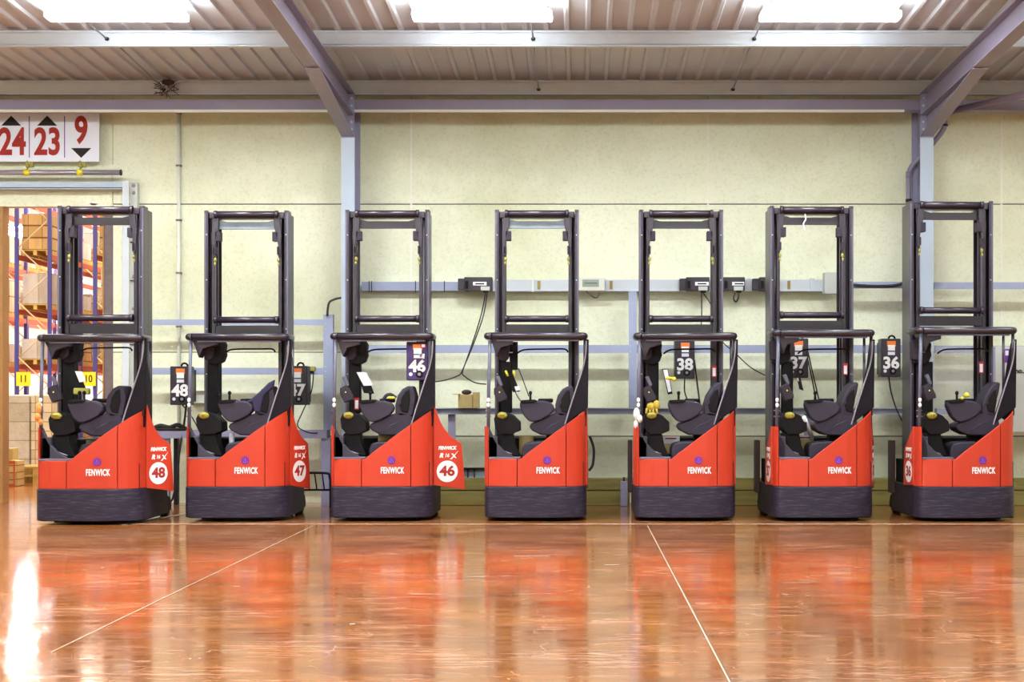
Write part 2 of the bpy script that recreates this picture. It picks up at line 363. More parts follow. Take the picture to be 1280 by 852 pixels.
portal(WX(435,22.28),1,'blue grey steel column and sloping rafter left of the picture middle')
portal(WX(1158.5,22.28),0,'blue grey steel column and sloping rafter at the right')
d = MB(); d.tube([(WX(1172,22.5),22.5,5.33),(WX(1300,22.2),21.2,5.47)],.045,8); tag(d.build('bracing_strut','rafter'),'mauve bracing strut running right from the right rafter','strut')
# ---- downpipe by the right column
D_=22.6
p = MB(); p.tube(smooth_path([(WX(1181,D_),D_,5.38),(WX(1181,D_),D_,5.22),(WX(1177,D_),D_,5.10),(WX(1160,D_),D_+.1,4.86),(WX(1143,D_),D_+.15,4.66),(WX(1138.5,D_),D_+.15,4.5),(WX(1138.5,D_),D_+.15,4.2),(WX(1138.5,D_),D_+.15,.4)]),.036,12)
dp = tag(p.build('downpipe','rafter'),'dark grey drainpipe bending behind the right steel column','pipe')
q = MB(); q.tube([(WX(1138.5,D_),D_+.15,4.16),(WX(1138.5,D_),D_+.15,4.2)],.043,12); q.tube([(WX(1181,D_),D_,5.18),(WX(1181,D_),D_,5.21)],.043,12); q.build('collar','dgrey',dp)
# ---- thin wall conduit
D_=22.93
p = MB(); p.tube([(WX(223.5,D_),D_,.75),(WX(223.5,D_),D_,WZ(140,D_))],.024,8)
cd = tag(p.build('conduit','cream'),'thin pale vertical conduit on the wall above charger 48','conduit')
for yy in (141,207,275,341,408):
    q = MB(); q.box(WX(223.5,D_)-.035,WX(223.5,D_)+.035,D_-.03,D_+.04,WZ(yy,D_)-.012,WZ(yy,D_)+.012); q.build('clip','jamb',cd)
# ---- nest
nb = MB()
for i in range(30):
    a = random.uniform(0,2*PI); l = random.uniform(.05,.2); c = Vector((WX(207,22.2)+random.uniform(-.12,.12),22.22+random.uniform(-.05,.05),WZ(106,22.2)+random.uniform(-.12,.07)))
    dv = Vector((math.cos(a),random.uniform(-.4,.4),math.sin(a)*.6)).normalized()*l/2
    nb.tube([c-dv,c+dv],.005,4)
nb.ball((WX(209,22.2),22.24,WZ(102,22.2)),.09,.06,.04,10)
tag(nb.build('bird_nest','nest'),'small dark nest of twigs on the eave purlin','nest',kind=None)

# ------------------------------------------------------------------ sign and door gear above the opening
D_=22.8
def wx(px): return WX(px,D_)
def wz(py): return WZ(py,D_)
sg = empty('aisle_sign',(wx(40),D_,wz(202)),label='white hanging board reading 24, 23 and 9 with black arrows',cat='sign')
def child(mb,name,m,par,**k):
    o = mb.build(name,m,par,**k); o.matrix_parent_inverse = Matrix.Translation(-par.location); return o
c_ = MB(); c_.box(wx(-38),wx(124),D_,D_+.02,wz(202),wz(141)); child(c_,'board','signw',sg)
for px in (-2,36.6,80.7):
    q = MB(); q.box(wx(px)-.006,wx(px)+.006,D_-.004,D_,wz(197),wz(145)); child(q,'divider','purple',sg)
def tri(x0,x1,yb,ya): 
    q = MB(); q.prism([(wx(x0),wz(yb)),(wx(x1),wz(yb)),(wx((x0+x1)/2),wz(ya))],D_-.004,D_); child(q,'arrow','blackprint',sg)
tri(1.5,26.5,157,144.5); tri(46.5,71.5,157,144.5); tri(89,114,185,197.3)
def sgtext(t,px,py,h):
    o = text(t,h,'redprint',sg,(wx(px)-sg.location.x,-.003,wz(py)-sg.location.z),off=.012*h/.4,sx=.72,name='number',spacing=1.02)
sgtext('24',15.5,178.5,.515); sgtext('23',59.5,178.5,.515); sgtext('9',101.5,164,.515)
p = MB(); p.tube([(wx(-60),D_-.1,wz(216.8)),(wx(154),D_-.1,wz(216.8))],.036,12)
tp = tag(p.build('door_track_pipe','pipe'),'round grey pipe hanging under the numbered sign','pipe')
q = MB(); q.tube([(wx(153),D_-.1,wz(216.8)),(wx(154.5),D_-.1,wz(216.8))],.042,12); q.build('end_cap','dgrey',tp)
for k,px in enumerate((37,103)):
    q = MB(); q.tube([(wx(px)-.04,D_-.1,wz(216.8)),(wx(px)+.04,D_-.1,wz(216.8))],.043,12); cl=q.build('clamp_band','yel2',tp)
    q = MB(); q.tube([(wx(px),D_-.1,wz(213)),(wx(px),D_-.1,wz(202))],.01,6); q.box(wx(px-2),wx(px+7),D_-.1,D_-.06,wz(210),wz(204)); q.ball((wx(px+1),D_-.11,wz(209)),.03,.03,.03,8); q.build('clamp','dirtyyel',tp)
p = MB(); p.box(wx(-60),wx(153),D_,D_+.16,wz(234),wz(227)); p.box(wx(-60),wx(153),D_-.02,D_+.16,wz(236.3),wz(235.3))
dt = tag(p.build('door_rail','colpale'),'pale horizontal door rail above the opening','rail')
D_=22.75
p = MB(); p.box(wx(153),wx(161),D_,D_+.03,0,wz(226)); gr = tag(p.build('door_guide','alu'),'pale vertical door guide right of the opening','guide')
q = MB(); q.box(wx(161),wx(169.5),D_+.08,D_+.2,0,wz(227)); q.build('back_channel','greybox',gr)
for yy in (231,240,300,345,385): 
    q = MB(); q.ball((wx(165),D_+.08,wz(yy)),.025,.02,.025,8); q.build('bolt','pipe',gr)
q = MB()
for yy in (302,350,398,430): q.box(wx(161),wx(167),D_+.05,D_+.09,wz(yy)-.006,wz(yy)+.006)
q.build('bracket','dgrey',gr)
j = MB(); j.box(WX(130.5,23),WX(141,23),22.99,23.17,0,OPZ); st(j.build('trim_6','jamb'))
j = MB(); j.box(WX(129,23),WX(130.5,23),22.97,23.17,0,OPZ); st(j.build('trim_7','orangepost'))
j = MB(); j.box(OPL-.1,WX(5,23),22.95,23.2,0,OPZ); st(j.build('trim_8','orangepost'))
# rough mortar patches round the lintel
for k,(x0,x1,y0,y1) in enumerate(((0,70,237,242),(70,150,237,239.5),(112,124,252,256.5),(70,82,254.5,257),(98,124,253.5,256.8),(42,72,223,227.5),(72,92,222,228),(133,152,205,212),(140,150,214,220))):
    pts=[]; n=14
    for i in range(n):
        a=2*PI*i/n; pts.append((WX((x0+x1)/2+(x1-x0)/2*math.cos(a)*random.uniform(.8,1.05),WD),WZ((y0+y1)/2+(y1-y0)/2*math.sin(a)*random.uniform(.6,1.1),WD)))
    q=MB(); q.prism(pts,WD-.006,WD+.002); st(q.build('trim_%d'%(9+k),'plaster'))

# ------------------------------------------------------------------ wall steel frames, trunking, chargers
D_=22.55
lf = empty('steel_frame',(wx(300),D_,0),label='blue grey bolted steel frame between the door guide and the left column',cat='frame',group='bolted steel frames on the wall')
def bx(par,name,m,x0,x1,y0,y1,d0=0.,d1=.05,bev=0):
    q = MB(); q.box(wx(x0),wx(x1),D_+d0,D_+d1,wz(y1),wz(y0)); return child(q,name,m,par,bev=bev)
bx(lf,'rail','rail',170,405,399,406); bx(lf,'rail','rail',170,405,459.5,468); bx(lf,'rail','column',196,412,537,547,-.25,.05)
bx(lf,'post','rail',404.5,416.5,393,538,-.02,.08); bx(lf,'post','column',206,222,547,0,0,.1) if False else None
def post(par,x0,x1,y0,d0=0.,d1=.1,m='column'):
    q = MB(); q.box(wx(x0),wx(x1),D_+d0,D_+d1,0,wz(y0)); child(q,'leg',m,par)
post(lf,207,216,547,-.22,-.12); post(lf,217,222,547,-.0,.1,'dgrey'); post(lf,404.5,416,547,-.22,-.12)
def bolts(par,pts):
    for px,py in pts:
        q = MB(); q.tube([(wx(px),D_-.03,wz(py)),(wx(px),D_-.02,wz(py))],.009,6); child(q,'bolt','bolt',par)
bolts(lf,[(407,y) for y in (397,404,411,458,464,471)])
rf = empty('steel_frame',(wx(800),D_,0),label='blue grey bolted steel frame behind the middle and right trucks',cat='frame',group='bolted steel frames on the wall')
bx(rf,'rail','rail',452,1139,431,441); bx(rf,'rail','rail',545,1139,510.5,517.5,-.1,.05); bx(rf,'rail_edge','colpale',545,1139,509.5,510.8,-.15,.05)
bx(rf,'rail','rail',1169,1340,432,441); bx(rf,'rail','rail',1169,1340,510.5,517.5,-.1,.05); bx(rf,'rail','rail',1168,1340,352.5,361); bx(rf,'rail','rail',1050,1140,352,360)
bx(rf,'post','rail',786,796,364,512,-.02,.08); bolts(rf,[(788,425),(788,432),(788,439),(788,446)])
for x0 in (1006,560): post(rf,x0,x0+9,515,-.0,.08)
# cream/grey kick board behind lower part
D_=22.2
# trunking
D_=22.82
tr = empty('cable_trunking',(wx(750),D_,wz(356)),label='long aluminium cable trunking across the wall behind the masts',cat='trunking')
bx(tr,'thin_run','rail',452,576,352,363,0,.1); bx(tr,'run','alu',616,1030,349.5,362.5,-.02,.1); bx(tr,'edge','galv',616,1030,362.5,363.8,-.03,.1)
for px in (461,464,519,555): bx(tr,'strap','dgrey',px,px+1,351,365,-.01,0)
for px in (665,): bx(tr,'cover_clip','cream',px,px+2.5,346,365,-.05,0)
for px in (672,762,984): bx(tr,'ochre_clip','brass',px,px+3.5,351,361.5,-.04,-.02)
for px in (934,1012): bx(tr,'joint','alu',px,px+6,348,364,-.04,0)
D_=22.78
def socket(x0,x1,lab,plug,small=None):
    r = empty('power_feed_box',(wx((x0+x1)/2),D_,wz(356)),label=lab,cat='socket',group='black feed boxes on the trunking')
    bx(r,'body','chg',x0+8,x1,347,364,-.14,.02,bev=.01); bx(r,'side_block','chg',x0,x0+8.5,348.5,363,-.1,.02,bev=.01); bx(r,'knob','black',x0+9.5,x0+13,352,361,-.17,-.14)
    if x1-x0>22: bx(r,'label_plate','white',x0+19,x0+min(36,x1-x0-1),353,357.5,-.145,-.14); bx(r,'label_print','blackprint',x0+22,x0+min(33,x1-x0-2),354.6,356.2,-.147,-.145)
    if plug: bx(r,'plug','greybox',x1-14,x1-3,359,364,-.2,-.14); bx(r,'plug_boot','black',x1-11,x1-5,364,366.5,-.2,-.12)
    return r
socket(573,616,'black power feed box on the trunking between truck 46 and the truck to its right',True)
socket(849,886,'black power feed box seen inside the mast left of charger 38 cable',True)
socket(895,930,'black power feed box just right of the fifth mast with a looped cable',True)
socket(940,968,'black power feed box partly behind the left side of the sixth mast',False)
ts = empty('control_panel',(wx(740),D_,wz(355)),label='cream box with grey green display on the trunking',cat='control box')
bx(ts,'case','cream',723,756,347,364,-.12,.02,bev=.012); bx(ts,'display','screen',728,748.5,350,359,-.125,-.12); bx(ts,'display_bar','black',731,746,354.2,354.9,-.127,-.125)
jb = empty('junction_box',(wx(1039),D_,wz(354)),label='square pale grey junction box at the right end of the trunking',cat='junction box')
bx(jb,'case','greybox',1028.5,1052,341,368,-.15,.02,bev=.01)
def cable(pts,r,lab,D=22.3):
    path = smooth_path([(WX(p[0],p[2] if len(p)>2 else D),p[2] if len(p)>2 else D,WZ(p[1],p[2] if len(p)>2 else D)) for p in pts])
    m = MB(); m.tube(path,r,6); return tag(m.build('power_cable','cable'),lab,'cable',None)
cable([(607,366,22.55),(601,395),(590,430),(578,463),(571,470),(556,475),(542,477)],.009,'black cable from the feed box curving left towards truck 46')
cable([(609,366,22.55),(604,395),(591,432),(578.5,463),(582,471),(594,478),(608,480)],.009,'black cable from the feed box curving right to the unnumbered truck')
cable([(733,364,22.6),(740,370),(746,372),(750,366,22.6)],.009,'short black loop hanging under the cream control box')
cable([(919,366,22.6),(917,373),(920,377),(923,372),(923,366,22.6)],.011,'black loop of cable below the box right of the fifth mast')
cable([(877,366,22.6),(877,395),(876,425)],.008,'thin black cable dropping straight from a feed box to charger 38')
cable([(879,366,22.6),(890,384),(898,420),(920,442),(940,460),(965,473)],.008,'thin black cable sagging from the fifth mast to the sixth truck')
cable([(1067,356,22.5),(1090,357.5,22.5),(1115,357,22.5),(1128,354,22.5)],.022,'thick black cable along the rail left of the right column')
cable([(427,372,22.5),(418,374,22.5),(411,379,22.5),(409,395,22.5)],.016,'dark hose bending from the left column down to the steel post')
cable([(233,506,22.1),(230,530),(225,560),(221,600),(216,622),(212,628)],.014,'black cables hanging under charger 48 down to the floor')
cable([(228,506,22.1),(236,515),(245,530),(252,545)],.009,'thin cable from charger 48 curving right')
cable([(392,466,22.2),(389,490),(378,515),(372,532),(385,540),(397,541)],.009,'thin black cable from the plug down beside charger 47')
cable([(737,545,22.3),(742,560),(741,580),(736,588)],.02,'dark hose looping by the timber right of the unnumbered truck')
cable([(856,472,22.1),(856,490),(862,505)],.009,'short black cable hanging below charger 38')
cable([(868,450,22.1),(871,475),(875,505)],.011,'dark cable hanging at the right side of charger 38')
cable([(1010,440,22.1),(1018,475),(1026,510)],.010,'pair cable running down right from charger 37')
cable([(1010,450,22.1),(1016,478),(1022,510)],.010,'lower cable running down right from charger 37')
cable([(1111,471,22.1),(1114,490),(1121,512),(1130,530)],.010,'black cable hanging below charger 36')
cable([(648,460,20.2),(655,478,20.2),(661,495,20.1)],.007,'coiled black cable from the mast to the lever of the unnumbered truck')
cable([(643,488,20.2),(648,497,20.1),(654,505,20.1)],.007,'short black cable under the clipboard of the unnumbered truck')

D_=22.05
def charger(x0,x1,y0,y1,num,lab,case='chg',arrow=False,red7=False):
    r = empty('battery_charger',(wx((x0+x1)/2),D_+.25,wz(y1)),label=lab,cat='charger',group='battery chargers on the wall frame')
    w_=x1-x0
    bx(r,'case',case,x0,x1,y0,y1,0,.25,bev=.012)
    bx(r,'mounting_bracket','dgrey',x0+3,x1-3,y0+4,y1-4,.25,.49) if num!='46' else None
    q = MB(); cx=(x0+x1)/2+3; q.tube([(wx(cx+4*math.cos(t*PI/6)),D_+.12,wz(y0-4*math.sin(t*PI/6))) for t in range(7)],.014,6); child(q,'hook','black',r)
    bx(r,'sticker','orange',x0+w_*.30,x0+w_*.74,y0+3,y0+10,-.004,0); bx(r,'sticker','white',x0+w_*.34,x0+w_*.70,y0+8,y0+15,-.006,-.002); bx(r,'sticker','paper',x0+w_*.34,x0+w_*.70,y0+16.5,y0+20.5,-.004,0)
    bx(r,'top_seam','dgrey',x0+1,x1-1,y0+1,y0+1.6,-.002,0)
    sc=D_/F
    text(num,.215*D_/22.05,'white',r,(wx((x0+x1)/2)-r.location.x,D_-.004-r.location.y,wz(y0+31)-r.location.z),off=.008,sx=1.02,name='number')
    q = MB(); q.disc((wx(x0+w_*.2),D_-.006,wz(y1-7.5)),.022,.006,14); child(q,'button','paper',r)
    q = MB(); q.disc((wx(x0+w_*.6),D_-.01,wz(y1-7.5)),.045,.01,16); child(q,'dial','black',r)
    q = MB(); q.disc((wx(x0+w_*.6),D_-.014,wz(y1-7.5)),.02,.006,12); child(q,'dial_cap','pipe',r)
    if arrow:
        bx(r,'warning_sticker','redprint',x0+w_*.66,x0+w_*.9,y0+2,y0+8,-.005,0); bx(r,'warning_print','paper',x0+w_*.7,x0+w_*.86,y0+3.3,y0+6.8,-.007,-.004)
        q=MB(); q.prism([(wx(x0+w_*.57),wz(y0+17)),(wx(x0+w_*.74),wz(y0+21)),(wx(x0+w_*.84),wz(y0+21)),(wx(x0+w_*.84),wz(y0+15)),(wx(x0+w_*.74),wz(y0+15)),(wx(x0+w_*.74),wz(y0+18)),(wx(x0+w_*.59),wz(y0+15.5))],D_-.004,D_); child(q,'arrow_sticker','white',r)
    return r
charger(212.5,237.5,457.5,506,'48','black battery charger numbered 48 on the left steel frame')
charger(358,384,457,506,'47','black battery charger numbered 47, half hidden behind a mast')
D_=19.88; charger(508,535,427,475,'46','purple battery charger numbered 46 hanging in front of a mast','chgp',True); D_=22.05
charger(843.5,868.5,425,473,'38','black battery charger numbered 38 seen through the fifth cab')
charger(985,1010.5,423,472,'37','black battery charger numbered 37 seen through the sixth cab')
charger(1101.5,1126,423,471,'36','black battery charger numbered 36 between the last two trucks')
D_=22.45
pl = empty('wall_plug',(wx(390),D_,wz(462)),label='dark grey plug on the rail beside charger 47',cat='plug'); bx(pl,'plug','dirtyyel',386,395,458,464,-.1,0,bev=.01); bx(pl,'boot','dgrey',388,393,464,467,-.08,-.02)
bxl = empty('wall_box',(wx(246),22.9,wz(490)),label='small cream wall box right of charger 48',cat='box'); D_=22.85; bx(bxl,'case','cream',236,262,488,504,0,.13,bev=.01)

# cardboard box on the rail
D_=22.3
cb_ = empty('cardboard_box',(wx(584),D_,wz(510)),label='small open cardboard box on the lower rail between two trucks',cat='box')
bx(cb_,'body','card',573,591,493,509.3,-.05,.12); bx(cb_,'body_side','card',591.5,599,490,509.3,-.05,.12)
q = MB(); q.box(wx(567),wx(575),D_-.12,D_+.1,wz(493),wz(492)); child(q,'flap','card',cb_)
q = MB(); q.ball((wx(583),D_+.03,wz(490)),.07,.05,.035,8); child(q,'contents','brown',cb_)
# timber wheel stops
D_=22.35
T='stacked timber wheel stops along the wall'
for k,(x0,x1) in enumerate(((470,612),(612,788),(789,1010),(1010,1290))):
    for lv,(ya,yb) in enumerate(((613.5,630),(598,612.5))):
        if lv==1 and k==0: x0_=500
        else: x0_=x0
        q=MB(); q.box(wx(x0_)+.01,wx(x1)-.01,D_,D_+.3,max(0,wz(yb)) if lv else 0,wz(ya))
        tag(q.build('timber_beam','timber',bev=.01),'yellowish timber beam, %s layer, %s'%(['bottom','top'][lv],['behind truck 46','between the fourth and fifth trucks','between the fifth and sixth trucks','behind the rightmost truck'][k]),'timber',T)
bp_ = empty('bump_post',(wx(780),22.2,0),label='short purple blue post in front of the timber',cat='post'); D_=22.2
q=MB(); q.box(wx(775.5),wx(784.5),D_-.05,D_+.05,0,wz(601)); child(q,'shaft','column',bp_,bev=.01); q=MB(); q.tube([(wx(780),D_,wz(601)),(wx(780),D_,wz(596))],.015,8); child(q,'pin','dgrey',bp_)
# dark tubular racks near the floor
def lowrack(x0,x1,lab):
    r = empty('tube_rack',(wx((x0+x1)/2),D_,0),label=lab,cat='rack')
    z0,z1=wz(612),wz(591)
    q=MB(); q.tube(smooth_path([(wx(x0),D_,z1),(wx(x1-6),D_,z1),(wx(x1),D_,z1-.05),(wx(x1+1),D_,z0),(wx(x1+1),D_,0)]),.016,8); q.tube([(wx(x0),D_,z0),(wx(x1),D_,z0)],.014,8); q.tube([(wx(x0),D_,z1),(wx(x0),D_,0)],.016,8); child(q,'frame','black',r)
    n=int((x1-x0)/9)
    for i in range(1,n):
        q=MB(); q.tube([(wx(x0+(x1-x0)*i/n),D_,z1),(wx(x0+(x1-x0)*i/n+3),D_,z0)],.010,6); child(q,'bar','black',r)
D_=22.0; lowrack(365,412,'low black tubular rack beside truck 47')
D_=22.7
gb=empty('low_grille',(wx(585),D_,wz(600)),label='dark flat grille above the timber right of truck 46',cat='grille')
bx(gb,'panel','colpale',548,612,586,599,.1,.14)
for px in (556,570,584,592): bx(gb,'bar','black',px,px+1.2,585,599,.02,.1)
bx(gb,'rail','black',548,612,584.5,586.5,.02,.1)
# cream board cabinet on the right
D_=22.2
wb = empty('notice_cabinet',(wx(1270),D_,wz(550)),label='pale green cabinet with small dark sticker at the right edge',cat='cabinet')
bx(wb,'case','greybox',1244,1330,432.5,540,0,.23,bev=.01); bx(wb,'side','column',1240,1244,434,540,0,.23); bx(wb,'sticker','purple',1254.5,1262.5,436,453,-.006,0); bx(wb,'sticker_print','paper',1256.5,1260.5,438,444,-.009,-.005)
text('no..',.09,'blackprint',wb,(wx(1275)-wb.location.x,-.006,wz(463.5)-wb.location.z),off=.003)
q=MB(); q.box(wx(1246),wx(1252),D_,D_+.1,0,wz(541)); child(q,'leg','column',wb)
# black tray with cables on the left frame
D_=22.35
q=MB(); pts=smooth_path([(wx(190),D_,wz(536)),(wx(200),D_,wz(532)),(wx(212),D_,wz(534)),(wx(222),D_,wz(531)),(wx(232),D_,wz(536))]); q.tube(pts,.03,8); q.tube([(wx(190),D_-.05,wz(536)),(wx(234),D_-.05,wz(536))],.02,6)
tag(q.build('cable_bundle','rubber'),'heap of black cable lying on the left frame below charger 48','cable')

# ------------------------------------------------------------------ reach truck
YC = [0.]                       # local depth at which outlines are measured
def at(y): YC[0] = y
def U(px): return (px-CX)/F*(19.6+YC[0])+.5177
def V(py): return EYE+(CY-py)/F*(19.6+YC[0])
CURVE = [(-.605,.16),(-.60,.06),(-.585,-.02),(-.55,-.07),(-.40,-.12),(-.15,-.15),(.05,-.15),(.25,-.145),(.38,-.11),(.48,-.05),(.55,.03),(.59,.12),(.602,.24)]
def yc(x):
    for (a,b),(c,d) in zip(CURVE,CURVE[1:]):
        if a<=x<=c: return b+(d-b)*(x-a)/(c-a)
    return .2
def curved_panel(x0,x1,zb,top,th=.05,out=0.):
    q=MB(); n=max(3,int((x1-x0)/.02)); rows=[]
    for i in range(n+1):
        x=x0+(x1-x0)*i/n; zt=top(x); y=yc(x)-out
        rows.append([q.bm.verts.new(p) for p in ((x,y,zb),(x,y,zt),(x,y+th,zt),(x,y+th,zb))])
    for a,b in zip(rows,rows[1:]):
        for k in range(4): q.bm.faces.new((a[k],b[k],b[(k+1)%4],a[(k+1)%4]))
    q.bm.faces.new(rows[0]); q.bm.faces.new(rows[-1][::-1]); return q
def interp(pts):
    def f(x):
        if x<=pts[0][0]: return pts[0][1]
        for (a,b),(c,d) in zip(pts,pts[1:]):
            if a<=x<=c: return b+(d-b)*(x-a)/(c-a)
        return pts[-1][1]
    return f
def PP(*a): return [(U(x),V(y)) for x,y in a]
def truck(cx, D, yaw, label, num=None, wing=0, lwing=0, left_num=None, mtop=3.76, gtop=2.2, mdx=0., sdx=0., hdx=0., light=False, head='box', clip=None, holster=0, knobs=1, warn=None, arm=True, backtall=False, glass=False, yellowitem=False):
    at(0.)
    r = empty('reach_truck',(WX(cx,D+.15),D,0),yaw,label=label,cat='reach truck',group='row of reach trucks')
    # chassis
    q=MB(); q.prism([(a_*1.008,b_-.012) for a_,b_ in CURVE]+[(.605,1.24),(-.61,1.24)],.045,.412,'z'); q.build('chassis_skirt','skirt',r,bev=.012)
    q=MB(); q.box(-.57,.57,.06,1.2,.03,.70); q.box(-.42,.42,.06,.9,.015,.055); q.build('chassis','black',r)
    for sx in (-1,1):
        q=MB(); q.prism([(1.2,.06),(1.60,.06),(1.62,.12),(1.56,.22),(1.2,.30)],sx*.50-.06,sx*.50+.06,'x'); lg=q.build('support_leg','dgrey',r,bev=.01)
        q=MB(); q.tube([(sx*.50-.045,1.48,.105),(sx*.50+.045,1.48,.105)],.105,16); q.build('load_wheel','rubber',lg)
    q=MB(); q.tube([(-.34,.5,.17),(-.24,.5,.17)],.17,20); q.build('drive_wheel','rubber',r)
    q=MB(); q.box(-.2,-.0,.10,.16,0.012,.06); q.box(.1,.3,.5,.6,.012,.06); q.build('skid','dgrey',r)
    # red rear shell in three panels with open seams
    at(-.12)
    zb=.414
    curved_panel(-.555,U(646),zb,lambda x:V(573.6)).build('step_panel','red',r,bev=.005)
    curved_panel(U(646.8),U(707.3),zb,interp(PP((646.7,574.3),(650.5,573.6),(660,565.6),(675,554.5),(690,543),(707.3,530.6)))).build('rear_panel','red',r,bev=.006)
    tp_=PP((708.2,530),(722,520)); at(.1); tp2=PP((728,515.5),(735,510)); at(-.12)
    curved_panel(U(708.1),.602,zb,interp(tp_+tp2)).build('corner_panel','red',r,bev=.006)
    at(.0)
    curved_panel(-.603,-.56,zb,lambda x:V(533),.06).build('pillar_cover','red',r,bev=.004)
    at(.05)
    q=MB(); q.prism(PP((611,533),(614,540),(620,552),(630,563),(644,571.5),(650,572),(650,575),(611,575)),.05,.12); q.box(U(611),U(622),.05,.45,V(575),V(545)); q.build('cab_liner','liner',r,bev=.01)
    q=MB(); at(-.1); q.box(U(611),U(650),-.09,.5,V(573.8),V(571.3)); at(.05); q.build('sill','seatb',r,bev=.004)
    # wings (service doors)
    def wingmesh(side,L,prof,hx,ang,nm,numtxt):
        h = bpy.data.objects.new('side_door',None)
        q=MB(); q.prism(prof,-.012,.012,'x'); o=q.build('side_door','red2',r,bev=.008)
        o.location=(hx,.22 if side>0 else .14,0); o.rotation_euler=(0,0,-side*ang)
        xx=side*.014
        rz = PI/2 if side>0 else -PI/2
        yc_ = .165
        if numtxt:
            q=MB(); q.disc((xx-(.002 if side<0 else 0),yc_,.575),.130,.002,36,'x'); q.build('number_disc','white',o)
            text(numtxt,.165,'redprint',o,(xx+side*.003,yc_,.575),(PI/2,0,rz),off=.006,sx=1.12,name='number')
            text('FENWICK',.058,'white',o,(xx+side*.001,yc_,.855 if side>0 else .84),(PI/2,0,rz),off=.003,sx=.86,shear=.2)
            text('R',.07,'white',o,(xx+side*.001,yc_-side*.075,.765),(PI/2,0,rz),off=.005,sx=1.0,shear=.3)
            text('16',.06,'white',o,(xx+side*.001,yc_-side*.005,.765),(PI/2,0,rz),off=.002,sx=.95,shear=.2)
            q=MB(); s_=side
            def xb(y0,z0,y1,z1,w0,w1):
                q.prism([(yc_+s_*(y0-w0),z0),(yc_+s_*(y0+w0),z0),(yc_+s_*(y1+w1),z1),(yc_+s_*(y1-w1),z1)],xx,xx+s_*.002,'x')
            xb(.045,.72,.135,.82,.012,.002); xb(.105,.735,.06,.79,.011,.011)
            q.build('letter_x','white',o)
        return o
    wingmesh(1,.375,[(0,.41),(.39,.352),(.372,.60),(.345,.905),(.21,.995),(.13,1.09),(.085,1.17),(.045,1.27),(.012,1.385),(0,1.39)],.604,wing,'r',num)
    wingmesh(-1,.375,[(0,.42),(.385,.40),(.35,.86),(.22,.94),(.10,1.04),(.03,1.12),(0,1.12)],-.604,lwing,'l',left_num)
    q=MB(); q.box(-.655,-.60,1.1,1.28,.27,.93); q.build('leg_guard','brown',r,bev=.01)
    # rear lettering
    at(-.15)
    text('FENWICK',.102,'white',r,(U(685),-.155,V(588)),off=.0034,sx=.56,spacing=1.14)
    q=MB(); q.disc((U(684),-.156,V(575)),.047,.006,28); q.build('emblem','purple',r)
    q=MB(); q.box(U(684)-.003,U(684)+.003,-.158,-.156,V(576),V(572.5)); q.tube([(U(684)+.026*math.cos(R(a_)),-.157,V(575)+.026*math.sin(R(a_))) for a_ in range(200,345,12)],.0022,5); q.build('emblem_print','emb2',r)
    # dark fairing up to the guard
    at(.12)
    q=MB(); q.prism(PP((706.5,530.5),(712,512),(721,484),(729,459),(732.4,442),(733,424),(736,424),(735,509),(720,519.8)),.12,.2); q.build('fairing','fair',r,bev=.008)
    q=MB(); q.tube(smooth_path([(U(x),.115,V(y)) for x,y in ((706,531),(712,511),(721,483),(729,458),(732.2,441),(732.8,426))]),.0085,8); q.build('edge_trim','trim',r)
    q=MB(); q.box(.575,.60,.15,.46,1.12,1.66); q.prism([(.15,1.66),(.46,1.66),(.30,1.95),(.2,2.12),(.15,2.12)],.58,.595,'x'); q.build('side_fairing','fair',r,bev=.006)
    q=MB(); q.tube([(.585,.5,1.2),(.585,.5,gtop-.02)],.017,8); q.tube([(.59,.14,1.25),(.59,.14,gtop-.02)],.020,8); q.build('rear_post','guard',r)
    # overhead guard
    zg=gtop
    ring=[(-.52,.02,zg),(.52,.02,zg)]+[( .52+.06*math.sin(R(a)),.08-.06*math.cos(R(a)),zg) for a in (30,60,90)]+[(.58,.3,zg),(.58,.44,zg),(.5,.49,zg),(-.5,.49,zg),(-.58,.44,zg),(-.58,.3,zg)]+[(-.52-.06*math.sin(R(a)),.08-.06*math.cos(R(a)),zg) for a in (90,60,30,0)]
    q=MB(); q.tube(ring,.042,12); q.build('overhead_guard','guard',r)
    q=MB()
    for yy in (.15,.25,.35): q.box(-.56,.56,yy,yy+.03,zg-.03,zg+.01)
    q.build('guard_bars','guard',r)
    q=MB(); q.box(-.47,.52,.03,.07,zg-.062,zg-.045); q.build('guard_lip','post',r)
    q=MB(); q.prism([(-.56,zg-.03),(-.28,zg-.03),(-.28,zg-.10),(-.42,zg-.14),(-.47,zg-.25),(-.52,zg-.10)],.12,.35); q.build('guard_gusset','mast',r,bev=.01)
    q=MB(); q.tube([(-.545,.04,zg-.03),(-.56,.04,1.6),(-.565,.04,1.1)],.021,10); pst=q.build('front_post','post',r)
    q=MB(); q.ball((-.563,.02,1.435),.021,.01,.027,10); q.ball((-.563,.02,1.375),.021,.01,.027,10); q.build('reflector','white',pst)
    q=MB(); 
    for z in (1.31,1.24): q.tube([(-.60,.04,z),(-.53,.04,z)],.007,6)
    q.build('post_clamp','pipe',pst)
    # mast
    m0=.55
